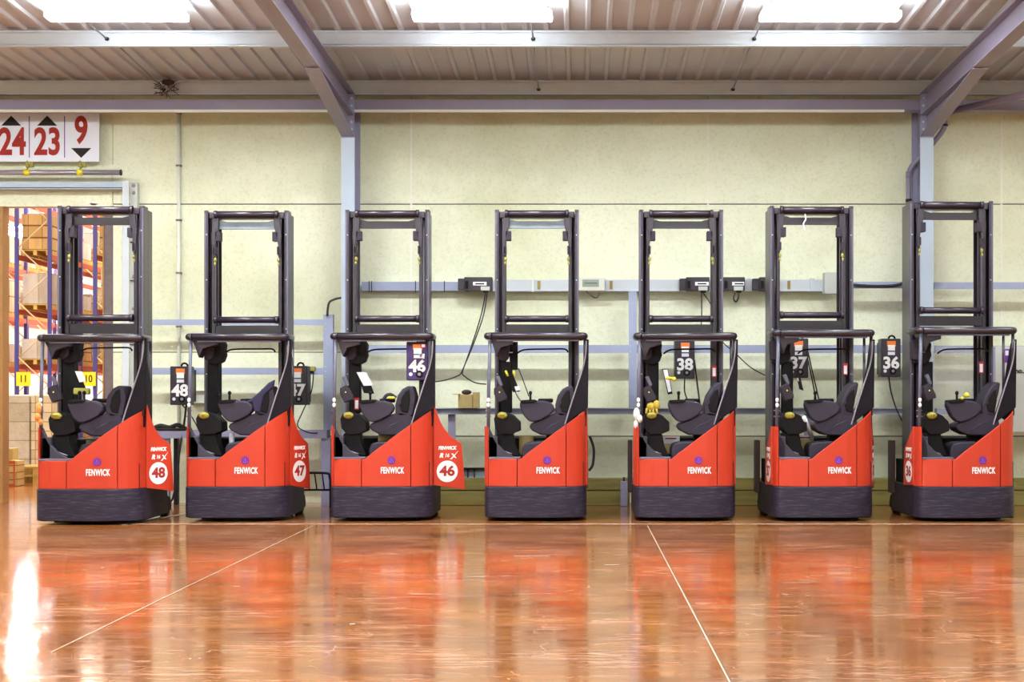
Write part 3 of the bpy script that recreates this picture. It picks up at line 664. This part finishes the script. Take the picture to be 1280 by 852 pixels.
    def ch(name,xo,xw,fl,y0,y1,z1,m='mast',z0=.12):
        for sx in (-1,1):
            q=MB()
            X=lambda v: mdx+sx*v
            q.prism([(X(xo),y0),(X(xo-fl),y0),(X(xo-fl),y0+.022),(X(xo-xw),y0+.022),(X(xo-xw),y1-.022),(X(xo-fl),y1-.022),(X(xo-fl),y1),(X(xo),y1)],z0,z1,'z')
            o=q.build(name,m,r,bev=.004)
            if name=='outer_mast_channel':
                q=MB(); q.box(*sorted((X(xo-.002),X(xo-.022))),y0-.003,y0,.5,z1-.03); q.build('flange_highlight','flange',o)  # thin strip stands in for the highlight down the flange
                q=MB()
                for z in (3.45,2.9,2.3,1.75): q.disc((X(xo-.03),y0-.004,z),.007,.006,8)
                q.build('rivet','bolt',o)
    ch('outer_mast_channel',.514,.03,.050,m0,m0+.20,mtop)
    ch('middle_mast_channel',.428,.02,.042,m0+.03,m0+.22,mtop-.02)
    ch('inner_mast_channel',.505,.03,.115,m0+.235,m0+.43,mtop-.03)
    ch('chain_strip',.412,.012,.022,m0+.06,m0+.10,mtop-.55,'post')
    def tubebar(z,name):
        q=MB(); q.tube([(mdx-.39,m0-.01,z),(mdx+.39,m0-.01,z)],.040,14); o=q.build(name,'mast',r)
        for sx in (-1,1): q=MB(); q.tube([(mdx+sx*.372-.018,m0-.01,z),(mdx+sx*.372+.018,m0-.01,z)],.047,14); q.build('collar','mast',o)
    tubebar(mtop-.05,'top_tube'); tubebar(mtop-1.335,'lower_tube')
    q=MB(); q.box(mdx-.46,mdx+.46,m0+.02,m0+.2,mtop-.10,mtop-.02); q.build('mast_header','mast',r,bev=.01)
    q=MB(); q.prism([(mdx-.39,mtop-.11),(mdx-.30,mtop-.12),(mdx-.25,mtop-.135),(mdx+.25,mtop-.135),(mdx+.30,mtop-.12),(mdx+.39,mtop-.11),(mdx+.39,mtop-.24),(mdx+.36,mtop-.225),(mdx-.36,mtop-.225),(mdx-.39,mtop-.24)],m0+.06,m0+.09); q.build('top_plate','mastlight' if light else 'mast',r,bev=.004)
    q=MB(); q.box(mdx-.39,mdx+.39,m0+.05,m0+.08,mtop-1.52,mtop-1.40); 
    q.build('lower_plate','mast',r,bev=.004)
    q=MB(); q.box(mdx-.38,mdx+.38,m0+.26,m0+.40,mtop-1.50,mtop-1.41); q.build('lower_crosshead','mast',r,bev=.01)
    for sx in (-1,1):
        q=MB(); q.prism([(mdx+sx*.40,mtop-.05),(mdx+sx*.335,mtop-.06),(mdx+sx*.34,mtop-.20),(mdx+sx*.385,mtop-.42),(mdx+sx*.385,mtop-.56),(mdx+sx*.415,mtop-.56),(mdx+sx*.43,mtop-.3)],m0+.0,m0+.05); br=q.build('mast_bracket','mast',r,bev=.006)
        q=MB(); q.box(*sorted((mdx+sx*.315,mdx+sx*.385)),m0+.0,m0+.12,mtop-.375,mtop-.26); q.build('roller_block','dgrey',br,bev=.006); q=MB(); q.box(*sorted((mdx+sx*.372,mdx+sx*.41)),m0,m0+.1,mtop-.54,mtop-.44); q.build('roller_block','dgrey',br,bev=.006)
        q=MB(); q.ball((mdx+sx*.385,m0+.04,mtop-.60),.018,.03,.03,8); q.ball((mdx+sx*.39,m0+.04,mtop-.65),.014,.02,.025,8); q.build('hose_fitting','dirtyyel',br)
        q=MB(); q.tube([(mdx+sx*.43,m0+.14,.3),(mdx+sx*.43,m0+.14,mtop-.12)],.02,8); q.build('lift_cylinder','trim' if sx>0 and not light else 'mast',r)
    if glass:
        q=MB(); q.box(mdx-.38,mdx+.30,m0+.12,m0+.125,1.0,2.1); q.build('protective_screen','glass',r)
    at(.3)
    # battery block and cab floor
    q=MB(); q.box(-.46,.46,.62,1.25,.35,.97); q.build('battery_block','black',r,bev=.02)
    q=MB(); q.box(-.56,.50,.10,.62,.66,.725); q.box(.30,.56,.12,.6,.7,.95); q.build('cab_floor','black',r)
    q=MB(); q.prism([(U(683),V(542)),(U(700),V(537)),(U(712),V(540)),(U(712),V(552)),(U(683),V(552))],.3,.5); q.build('seat_slide','black',r,bev=.005)
    at(.13)
    # seat
    def sp(name,m,pts,y0,y1,bev,sc=1.,par=r,seg=3):
        q=MB(); q.prism([(x+sdx,z) for x,z in PP(*pts)],y0,y1); return q.build(name,m,par,bev=bev,bseg=seg)
    q=MB(); q.prism([(U(x),V(y)) for x,y in ((653,574),(653,560),(656,554),(664,552),(684,551),(690,556),(690,574))],.14,.50); q.build('seat_base','seat',r,bev=.025,bseg=3)
    sp('seat_cushion','seat',[(661,533),(665,538),(676,543.5),(697,544.5),(712,541),(717,530),(714,518),(702,514),(690,517.5),(676,524),(664,529)],.13,.50,.022)
    sp('seat_piping','seatb',[(677,540.2),(690,530),(703,525.3),(690,530.8)],.122,.13,.0)
    bt = ([(695,520),(695,507),(699,494),(706,483),(713,477),(718,478),(716,490),(712,505),(711,522)] if backtall else [(694.5,519),(694,506),(697,494),(703,486),(710,482),(716,482.5),(720,496),(716,520),(700,521)])
    bk=sp('backrest','seat',bt,.13,.50,.022)
    q=MB(); q.prism([(x+sdx,z) for x,z in PP((700,507),(702,497),(707,489),(712,486),(713,500),(710,516),(702,514))],.115,.14); q.build('backrest_bolster','black',bk,bev=.012)
    q=MB(); q.disc((U(699.5)+sdx,.11,V(503)),.022,.02,16); q.build('armrest_pivot','dgrey',bk)
    if arm:
        ar=sp('armrest_console','seat',[(649.5,507),(650.5,501.5),(655,500),(680,500.5),(689,503),(693,508),(692.5,513),(687,519),(676,525),(667,527.5),(661,526),(655,519.5)],.08,.25,.02)
        q=MB(); q.prism([(x+sdx,z) for x,z in PP((650.5,502.5),(652,499.8),(668,499),(672,500.5),(668,503),(653,504))],.06,.27); q.build('control_pad','black',ar,bev=.006)
        for k in range(knobs):
            xk=U(663+k*5.5)+sdx
            q=MB(); q.tube([(xk,.14,V(500.5)),(xk,.14,V(492.5))],.014,8); q.ball((xk,.14,V(491)),.022,.022,.026,10); q.ball((xk,.16,V(500)),.025,.02,.012,8); q.build('lever','black',ar)
        q=MB(); q.box(U(672)+sdx,U(691)+sdx,.33,.45,V(503),V(498)); q.build('far_armrest','black',r,bev=.015)
    # steering unit
    q=MB(); q.prism(PP((617.5,523),(621,516.5),(631,514.5),(642,519),(650,527),(650.5,538),(640,542.5),(626,543),(619,535)),.10,.42); su=q.build('steering_unit','black',r,bev=.010)
    q=MB(); q.ball((U(628),.09,V(519)),.062,.05,.042,14); kb=q.build('steering_knob','knob',su); kb.rotation_euler=(0,0,0)
    q=MB(); q.ball((U(628),.045,V(517.8)),.032,.02,.016,10); q.build('knob_cap','dirtyyel',kb)
    q=MB(); q.prism(PP((621,541),(641,541),(644,556),(650,570),(618,570),(619,555)),.14,.42); q.build('steering_column','black',r,bev=.02)
    q=MB(); q.tube([(U(620),.13,V(560)),(U(634),.13,V(565)),(U(640),.13,V(567))],.008,6); q.build('pedal','pipe',r)
    at(.45)
    # display head on the left
    if head=='box':
        q=MB(); q.prism(PP((627,425),(634,424),(646,425),(649,431),(648,438),(649,444),(646,452),(638,456),(628,454)),.36,.54); hd=q.build('display_head','black',r,bev=.012,bseg=3)
        q=MB(); q.prism(PP((622.5,426),(632,423.5),(636.5,428),(636,446),(631,451),(624,450)),.33,.46); q.build('head_cover','dgrey',hd,bev=.02)
    else:
        q=MB(); q.prism(PP((624,427),(633,425),(638,430),(636.5,447),(632,452),(624,450)),.38,.50); hd=q.build('display_head','dgrey',r,bev=.02)
        q=MB(); q.box(U(637),U(647),.46,.53,V(462),V(427)); q.tube(smooth_path([(U(634),.42,V(428)),(U(643),.40,V(430)),(U(641),.40,V(440)),(U(636),.42,V(444))]),.02,8); q.build('head_arm','black',hd)
    hd.location.x=hdx
    q=MB(); q.box(U(637),U(641),.36,.41,V(441),V(440)); q.build('indicator','paper',hd)
    q=MB(); q.tube(smooth_path([(U(646),.45,V(442)),(U(651),.45,V(438.5)),(U(660),.45,V(436.5)),(U(690),.45,V(436)),(U(706),.45,V(436.2)),(U(710),.45,V(440))]),.010,8); q.build('grab_rod','black',r)
    q=MB(); q.box(U(626),U(640),.42,.53,V(516),V(452)); q.build('console_column','black',r,bev=.015)
    at(.2)
    # holster with handset
    if holster:
        a=holster
        q=MB(); q.prism([(U(x)+a[0],V(y)+a[1]) for x,y in ((618,485),(626,481),(633,494),(634,499),(623,503),(618,492))],.08,.20); ho=q.build('holster','dgrey',r,bev=.01)
        q=MB(); q.prism([(U(x)+a[0],V(y)+a[1]) for x,y in ((620,471),(624.5,469.5),(629,481),(626,484))],.10,.15); q.build('handset','post',ho,bev=.008)
        q=MB(); q.disc((U(625)+a[0],.074,V(490)+a[1]),.009,.006,10); q.build('button','yel2',ho)
    if warn:
        q=MB(); q.box(U(warn[0]),U(warn[0]+6),m0-.004 if warn[2] else .28,m0 if warn[2] else .285,V(warn[1]+15),V(warn[1])); wl=q.build('warning_label','redprint',r)
        q=MB(); q.box(U(warn[0]+1),U(warn[0]+5),m0-.006 if warn[2] else .276,m0-.003 if warn[2] else .281,V(warn[1]+13.5),V(warn[1]+3)); q.build('label_print','paper',wl)
    return r
def L(r,x,y,z): return r.matrix_basis @ Vector((x,y,z))
trs=[]
specs=[
 dict(cx=115.7,D=19.05,yaw=0,label='red reach truck numbered 48, leftmost of the row',num='48',wing=R(39),mtop=3.745,gtop=2.155,mdx=-.024,sdx=-.08,knobs=2,holster=(-.0,0)),
 dict(cx=298.3,D=19.55,yaw=0,label='red reach truck numbered 47, second from the left',num='47',wing=R(27),mtop=3.745,gtop=2.185,mdx=.01,sdx=-.04,light=True,knobs=1),
 dict(cx=478.3,D=19.6,yaw=0,label='red reach truck numbered 46 with its right side door swung open',num='46',wing=R(72),mtop=3.76,gtop=2.195,mdx=.008,sdx=-.08,knobs=1,holster=(-.0,0),warn=(633,497,0)),
 dict(cx=670.0,D=19.6,yaw=0,label='red reach truck without a visible number, fourth from the left',wing=R(2),mtop=3.76,gtop=2.198,light=True,head='arm',holster=(0,0)),
 dict(cx=856.2,D=19.6,yaw=0,label='red reach truck with a white rag tied to its post, fifth from the left',wing=R(2),mtop=3.76,gtop=2.198,mdx=-.02,sdx=-.01,knobs=1,hdx=-.05,backtall=True,holster=(0,0),warn=(707,456,1)),
 dict(cx=1028.3,D=19.6,yaw=R(2.5),label='red reach truck numbered 37, sixth from the left with a tall bare seat back',num='37',left_num='37',wing=R(17),lwing=R(2),mtop=3.805,gtop=2.235,mdx=-.05,sdx=-.02,hdx=-.13,backtall=True,holster=(.0,.02),warn=(705,453,1)),
 dict(cx=1205.5,D=19.55,yaw=R(2.5),label='red reach truck numbered 36, rightmost of the row',left_num='36',wing=R(8),lwing=R(4),mtop=3.86,gtop=2.262,mdx=-.04,sdx=-.02,hdx=-.12,backtall=True,holster=(-.0,.02),warn=(701,451,1),glass=True),
]
for s_ in specs: trs.append(truck(**s_))
AT={'box':.57,'clipboard':.3,'strut':.3,'roll':.15,'tie':.5,'scanner':.3}
def held(name,label,cat,k,build,m='card',group=None,bev=0):
    at(AT.get(cat,.13)); q=MB(); build(q); o=q.build(name,m,bev=bev); o.matrix_basis=trs[k].matrix_basis.copy(); return tag(o,label,cat,group)
def kid(k,o,name,m,build,bev=0):
    q=MB(); build(q); return q.build(name,m,o,bev=bev)
# cartons carried in the cabs
def carton(k,x0,x1,y0,y1,lab,labl=None):
    o=held('carton',lab,'box',k,lambda q:q.box(U(x0),U(x1),.53,.61,V(y1),V(y0)),'card','cartons stowed in the cabs')
    if labl: kid(k,o,'printed_label','paper',lambda q:q.box(U(x0),U(x1),.526,.53,V(y0+labl),V(y0)))
    if labl: kid(k,o,'print','redprint',lambda q:q.box(U(x0+3),U(x1-4),.524,.527,V(y0+3.4),V(y0+1.8)))
carton(2,661,681,535,556,'plain yellowish carton behind the seat base of truck 46')
carton(3,649,667,545,568,'plain yellow carton behind the seat base of the fourth truck')
carton(4,646,667,545,567,'carton with a white label behind the seat of the truck with the white rag',9)
carton(5,647,668,544,567,'carton with a red printed white band in truck 37',5)
carton(0,652,668,549,560,'small yellowish carton under the seat of truck 48')
# papers and clipboards
def clipb(k,pts,paper,lab,dy=.3):
    o=held('clipboard',lab,'clipboard',k,lambda q:q.prism(PP(*pts),dy,dy+.02),'black','clipboards hanging in the cabs')
    kid(k,o,'paper','paper',lambda q:q.prism(PP(*paper),dy-.006,dy))
    return o
c1=clipb(0,[(632,462),(648,463),(658,487),(643,489)],[(644.5,464.5),(653,465),(658,477),(650,478)],'black clipboard with white sheet inside truck 48')
kid(0,c1,'foam_pad','dirtyyel',lambda q:q.box(U(643),U(662),.27,.36,V(493),V(485)),bev=.015)
clipb(2,[(636,465),(648,465),(658,492),(645,491)],[(636,465),(648,465),(656.5,481.5),(645,482)],'black clipboard with large white sheet inside truck 46')
clipb(3,[(634,468),(641,467),(650,489),(641,490)],[(643,483),(649,482),(650.5,487),(645,488.5)],'dark clipboard with small white tag inside the fourth truck')
clipb(4,[(643,461),(650,461),(656,492),(650,493)],[(644,462),(649.5,461.5),(654.5,489),(650.5,490)],'narrow white list holder inside the fifth truck')
clipb(5,[(640,463),(644,462),(650,488),(645,486)],[(642,472),(643,472),(644,476),(643,476)],'thin dark clipboard hanging inside truck 37')
# small things
def gl(q):
    q.ball((U(609.5),.02,V(509)),.03,.04,.075); q.ball((U(608),.01,V(520)),.035,.045,.05); q.ball((U(612),.0,V(526)),.025,.04,.04)
held('rag','orange and green cloth tied round the left post of truck 48','rag',0,gl,'orag')
def wr(q):
    q.ball((U(609),.02,V(517)),.04,.05,.075); q.ball((U(613),.0,V(523)),.03,.045,.05); q.ball((U(608),.01,V(530)),.028,.04,.05)
held('rag','white cloth tied round the left post of the fifth truck','rag',4,wr,'wrag')
def gv(q):
    q.ball((U(627),.12,V(508)),.05,.05,.055); q.ball((U(634),.12,V(506)),.045,.05,.06)
    for t in range(4): q.tube([(U(622+t*4),.1,V(510)),(U(621+t*4.6),.08,V(517))],.014,8)
held('work_glove','yellowish work glove on the steering unit of the fifth truck','glove',4,gv,'glove')
def yg(q): q.ball((U(650),.14,V(472.5)),.05,.03,.02); q.ball((U(656),.14,V(473.5)),.03,.03,.028)
held('torch','small yellow torch on the clipboard of the fifth truck','torch',4,yg,'yellow')
def ys(q): q.tube([(U(632),.28,V(463)),(U(635),.28,V(470))],.014,8); q.tube([(U(642),.28,V(463)),(U(644),.28,V(471))],.012,8)
held('scanner_strap','pair of bright yellow scanner grips in the fourth truck','scanner',3,ys,'yel2')
def kk(q): q.ball((U(675),.2,V(493.5)),.032,.03,.032); q.ball((U(669),.2,V(497.5)),.02,.02,.02)
held('yellow_handset','bright yellow knobbly handset on the armrest of truck 36','handset',6,kk,'yel2')
def ky(q): q.tube(smooth_path([(U(670),.2,V(500)),(U(674),.2,V(494)),(U(680),.2,V(493)),(U(686),.2,V(497))]),.02,8)
o=held('headset','black headset with yellow pad on the armrest of truck 46','headset',2,ky,'dgrey'); kid(2,o,'pad','yel2',lambda q:q.ball((U(681),.17,V(497)),.045,.03,.018))
def jk(q): q.prism(PP((672,503),(684,500),(696,490),(708,478),(716,474),(714,484),(702,494),(697,516),(690,514),(688,503),(676,506)),.10,.16)
held('jacket','dark navy jacket thrown over the seat of truck 47','jacket',1,jk,'jacket',bev=.03)
held('roll_tube','shiny white roll of film leaning in the cab of truck 37','roll',5,lambda q:q.tube([(U(646),.08,V(521)),(U(660),.30,V(546))],.026,12),'alu')
held('seat_strut','bright steel strut holding up the seat of truck 47','strut',1,lambda q:q.tube([(U(659),.28,V(560)),(U(659),.28,V(541))],.033,12),'alu')
o=held('zip_tie','white plastic tie hanging from the top tube of truck 37','tie',5,lambda q:q.tube(smooth_path([(U(656),.48,V(268)+.0),(U(657),.48,V(274)),(U(654),.48,V(280)),(U(656),.48,V(288))]),.008,6),'white')

# ------------------------------------------------------------------ floor marks
def strip(name,m,p0,p1,w_,lab,z=.003):
    a=Vector((p0[0],p0[1],0)); b_=Vector((p1[0],p1[1],0)); t=(b_-a).normalized(); n=Vector((-t.y,t.x,0))*w_/2
    q=MB(); v=[q.bm.verts.new((p.x,p.y,z)) for p in (a-n,b_-n,b_+n,a+n)]; q.bm.faces.new(v); v=[q.bm.verts.new((p.x,p.y,.0)) for p in (a-n,b_-n,b_+n,a+n)]; q.bm.faces.new(v)
    return st(q.build(name,m))
M['paint']=mat('worn white floor paint',(.62,.50,.42),.4,nscale=6,namt=.9,ncol=(.42,.17,.07),lo=.42,hi=.6)
M['joint']=mat('pale floor joint',(.75,.62,.48),.4)
M['jointd']=mat('dark joint edge',(.12,.05,.03),.5)
strip('trim_30','paint',(WX(160,19.1),19.05),(9,19.05),.10,'')
strip('trim_31','paint',(WX(155,18.95),18.95),(WX(240,21),21),.08,'')
strip('trim_32','joint',(.78,18.8),(.775,6),.008,''); strip('trim_33','jointd',(.789,18.8),(.784,6),.006,'')
strip('trim_34','joint',(-3.04,18.8),(-3.04,9.5),.007,'')
for k,(px,py,w_) in enumerate(((765,706,18),(665,695,45),(107,824,14),(440,780,6))):
    D=EYE*F/(py-CY); s_=D/F
    strip('trim_%d'%(35+k),'white',(WX(px-w_/2,D),D),(WX(px+w_/2,D),D+.02),.02 if w_<30 else .012,'')

# ------------------------------------------------------------------ warehouse behind the opening
w=MB(); w.box(-60,8,80,80.2,0,11); st(w.build('wall_rear','cream'))
w=MB(); w.box(-60.2,-60,23,80,0,11); st(w.build('wall_side','cream'))
w=MB(); w.box(-4.2,-4,23.4,80,0,11); st(w.build('wall_inner','cream'))
w=MB(); w.box(-60,8,23.2,80,10.8,11); st(w.build('ceiling_rear','cream'))
w=MB(); w.box(-60,-26,23,80,-.3,0); st(w.build('floor_rear','floor'))
RD=45.
def rack(x0,y0,bays,label,lv=(1.0,2.37,3.87,5.36,6.9)):
    r=empty('pallet_rack',(x0,y0,0),label=label,cat='pallet rack',group='pallet racks in the far hall')
    W=.9
    for b_ in range(bays+1):
        yy=b_*2.8
        for xx in (0,W):
            q=MB(); q.box(xx-.05,xx+.05,yy-.04,yy+.04,0,8.2); q.build('upright','blue',r)
        q=MB(); z=.3; s_=0
        while z<7.8:
            a=(.05,yy,z) if s_ else (W-.05,yy,z); c=(W-.05,yy,z+.75) if s_ else (.05,yy,z+.75); q.tube([a,c],.018,6); z+=.75; s_^=1
        q.box(.04,W-.04,yy-.02,yy+.02,7.85,7.9)
        q.build('brace','lattice',r)
    for b_ in range(bays):
        for z in lv[1:]:
            for xx in (0,W):
                q=MB(); q.box(xx-.03,xx+.03,b_*2.8+.04,b_*2.8+2.76,z-.14,z); q.build('beam','rackor',r)
    return r
R0=WX(21,RD); 
racks=[(R0,RD,4,'blue and orange pallet rack at sign 11 in the far hall'),(WX(119,RD),RD,4,'blue and orange pallet rack at sign 10 in the far hall'),(R0-2.6,RD+3,4,'blue and orange pallet rack at the far left of the opening')]
for a in racks: rack(*a)
# one pallet and one carton, then copies
def mkpallet():
    q=MB()
    for i in range(5): q.box(-.4,.4,-.6+i*.265,-.6+i*.265+.14,.12,.144)
    for xx in (-.4,-.05,.3): q.box(xx,xx+.1,-.6,.6,.0,.12)
    return q.build('pallet','palletw')
pal=mkpallet(); first=[True]
cart=MB().box(-.38,.38,-.55,.55,0,.34).build('carton','carton',bev=.01)
used={'p':False,'c':False}
def place(src,key,loc,sc,label,cat,group,m=None,rz=0):
    if not used[key]: o=src; used[key]=True
    else: o=src.copy(); COL.objects.link(o)
    o.location=loc; o.scale=sc; o.rotation_euler[2]=rz; tag(o,label,cat,group)
    if m:
        o.material_slots[0].link='OBJECT'; o.material_slots[0].material=M[m]
    else:
        o.material_slots[0].link='OBJECT'; o.material_slots[0].material=o.data.materials[0]
    return o
names=['11','10','the far left rack']
for ri,(x0,y0,bays,_) in enumerate(racks):
    for b_ in range(bays if ri<2 else 2):
        for li,z in enumerate((0,1.0,2.37,3.87,5.36)):
            if z==1.0: continue
            for k in range(2):
                yy=y0+b_*2.8+.75+k*1.3
                rk='rack 11' if ri==0 else 'rack 10' if ri==1 else 'the far left rack'
                lvn={0:'on the floor',2.37:'on the first beam',3.87:'on the second beam',5.36:'on the third beam'}[z]
                bn=['nearest bay','second bay','third bay','last bay'][b_]; sd=['front','back'][k]
                place(pal,'p',(x0+.45,yy,z),(1,1,1),'wooden pallet %s, %s half of the %s, %s'%(lvn,sd,bn,rk),'pallet','pallets in the far racks')
                h=random.uniform(.35,1.05); 
                if li==2 and b_==0: h=.55
                place(cart,'c',(x0+.45,yy,z+.146),(random.uniform(.9,1.05),random.uniform(.85,1.05),h/.34),'carton load %s, %s half of the %s, %s'%(lvn,sd,bn,rk),'carton','carton loads in the far racks',random.choice(['carton','carton2','carton2','wrap','wrap']))
for t_,px in (('11',29.2),('10',110.5)):
    D=RD-.1; s_=empty('aisle_number_sign',(WX(px,D),D,WZ(473.5,D)),label='yellow sign reading %s on the end of the far rack'%t_,cat='sign',group='yellow rack number signs')
    q=MB(); q.box(-.195,.195,0,.02,-.19,.19); q.build('plate','signy',s_)
    text(t_,.27,'blackprint',s_,(0,-.004,0),off=.004,sx=.85,th=.002,name='number')
# wrapped loads and pallets near the opening
D=30.
def wrapload(x0,x1,y0,yb,D,lab,m='wrap',dep=1.1):
    q=MB(); q.box(WX(x0,D),WX(x1,D),D,D+dep,max(WZ(yb,D),.145),WZ(y0,D)); o=q.build('wrapped_load',m,bev=.03); tag(o,lab,'pallet load'); return o
q=pal.copy(); COL.objects.link(q); q.location=(WX(21.5,30),30.62,0); q.scale=(.5,.9,1); tag(q,'wooden pallet under the wrapped load just left inside the opening','pallet','pallets standing inside the opening')
wrapload(6,37,493,585,30,'tall wrapped grey carton load just inside the opening')
q=pal.copy(); COL.objects.link(q); q.location=(WX(52,30),30.62,0); q.scale=(.45,.9,1); tag(q,'wooden pallet under the pinkish load beside truck 48','pallet','pallets standing inside the opening')
wrapload(38,66,493,585,30,'pinkish wrapped load between the grey load and truck 48','carton2')
o=MB().box(WX(4,27),WX(18,27),27,27.5,.0,.42).build('orange_crate','carton',bev=.01); tag(o,'small orange edged crate on the floor at the left edge','crate')
q=MB(); 
for z in (.0,.38): q.box(WX(2.5,27),WX(19,27),26.98,27,z,z+.05)
q.box(WX(2.5,27),WX(4,27),26.97,27,0,.43); q.box(WX(17.5,27),WX(19,27),26.97,27,0,.43); q.build('edge_frame','rackor',o)
o=MB().box(WX(6,28),WX(16,28),28,28.3,.0,.60).build('carton','card',bev=.01); tag(o,'yellow carton standing behind the orange edged crate','box')
q=pal.copy(); COL.objects.link(q); q.location=(WX(35,27.6),28.4,0); q.scale=(.9,.7,1); tag(q,'low empty pallet on the floor in front of the wrapped loads','pallet','pallets standing inside the opening')
q=pal.copy(); COL.objects.link(q); q.location=(WX(35,27.6),28.4,.146); q.scale=(.9,.7,1); tag(q,'second empty pallet stacked on the low one in the opening','pallet','pallets standing inside the opening')

# ------------------------------------------------------------------ lamps
def area(loc,rot,sx,sy,power,col=(1,.98,.95),vis=True):
    l=bpy.data.lights.new('tube_light','AREA'); l.shape='RECTANGLE'; l.size=sx; l.size_y=sy; l.energy=power; l.color=col
    o=bpy.data.objects.new('tube_light',l); COL.objects.link(o); o.location=loc; o.rotation_euler=rot; return o
P_DOWN=110; P_UP=34
for yi,y in enumerate((18.4,12.5,7.2,2.0,-3.2)):
    for xi,x in enumerate((-9.2,-5.16,-1.08,2.80,6.8,10.9)):
        z=5.70+(18.4-y)*.03
        lab=None
        if yi==0 and xi in (1,2,3):
            lab=['bright ceiling lamp at the top left','bright ceiling lamp at the top middle','bright ceiling lamp at the top right'][xi-1]
        r=empty('ceiling_light',(x,y,z),label=lab or 'lit ceiling lamp above the top of the picture',cat='lamp',group='fluorescent ceiling lamps')
        q=MB(); q.box(-.76,.76,-.07,.07,.06,.10); q.build('housing','housing',r,bev=.01)
        q=MB(); q.box(-.78,.78,-.13,.13,-.02,.06); q.build('diffuser','lamp',r,bev=.02)
        fx={-9.2:1.3,-5.16:1.3,-1.08:1.05,2.80:.8,6.8:.4,10.9:.35}[x]
        area((x,y,z-.04),(0,0,0),1.5,.3,[105,100,85,75,55][yi]*fx,(.95,.98,1.0))
        area((x,y,z+.105),(PI,0,0),1.4,.25,[65,50,30,30,30][yi],(.93,1,.97))
# warm hall beyond
for x in (-26,-19,-13,-8):
    for y in (28,38,50,62):
        area((x,y,9.5),(0,0,0),3,1.2,400,(1,.88,.72))
for x,y in ((-19.9,60),(-18.1,55)):
    r=empty('hall_light',(x,y,7.4+(y-60)*.06),label='bright hanging hall lamp seen through the opening, %s'%('nearer' if y<58 else 'further'),cat='lamp',group='hall lamps beyond the opening')
    q=MB(); q.box(-.9,.9,-.25,.25,.05,.15); q.build('housing','housing',r); q=MB(); q.box(-.85,.85,-.2,.2,-.15,.05); q.build('diffuser','hall_lamp',r)
wd=bpy.data.worlds.new('world'); S.world=wd; wd.use_nodes=True; wd.node_tree.nodes['Background'].inputs[0].default_value=(.8,.85,1,1); wd.node_tree.nodes['Background'].inputs[1].default_value=.3
S.view_settings.view_transform='Standard'; S.view_settings.look='None'; S.view_settings.gamma=1; S.view_settings.use_curve_mapping=False
S.view_settings.exposure=0.55
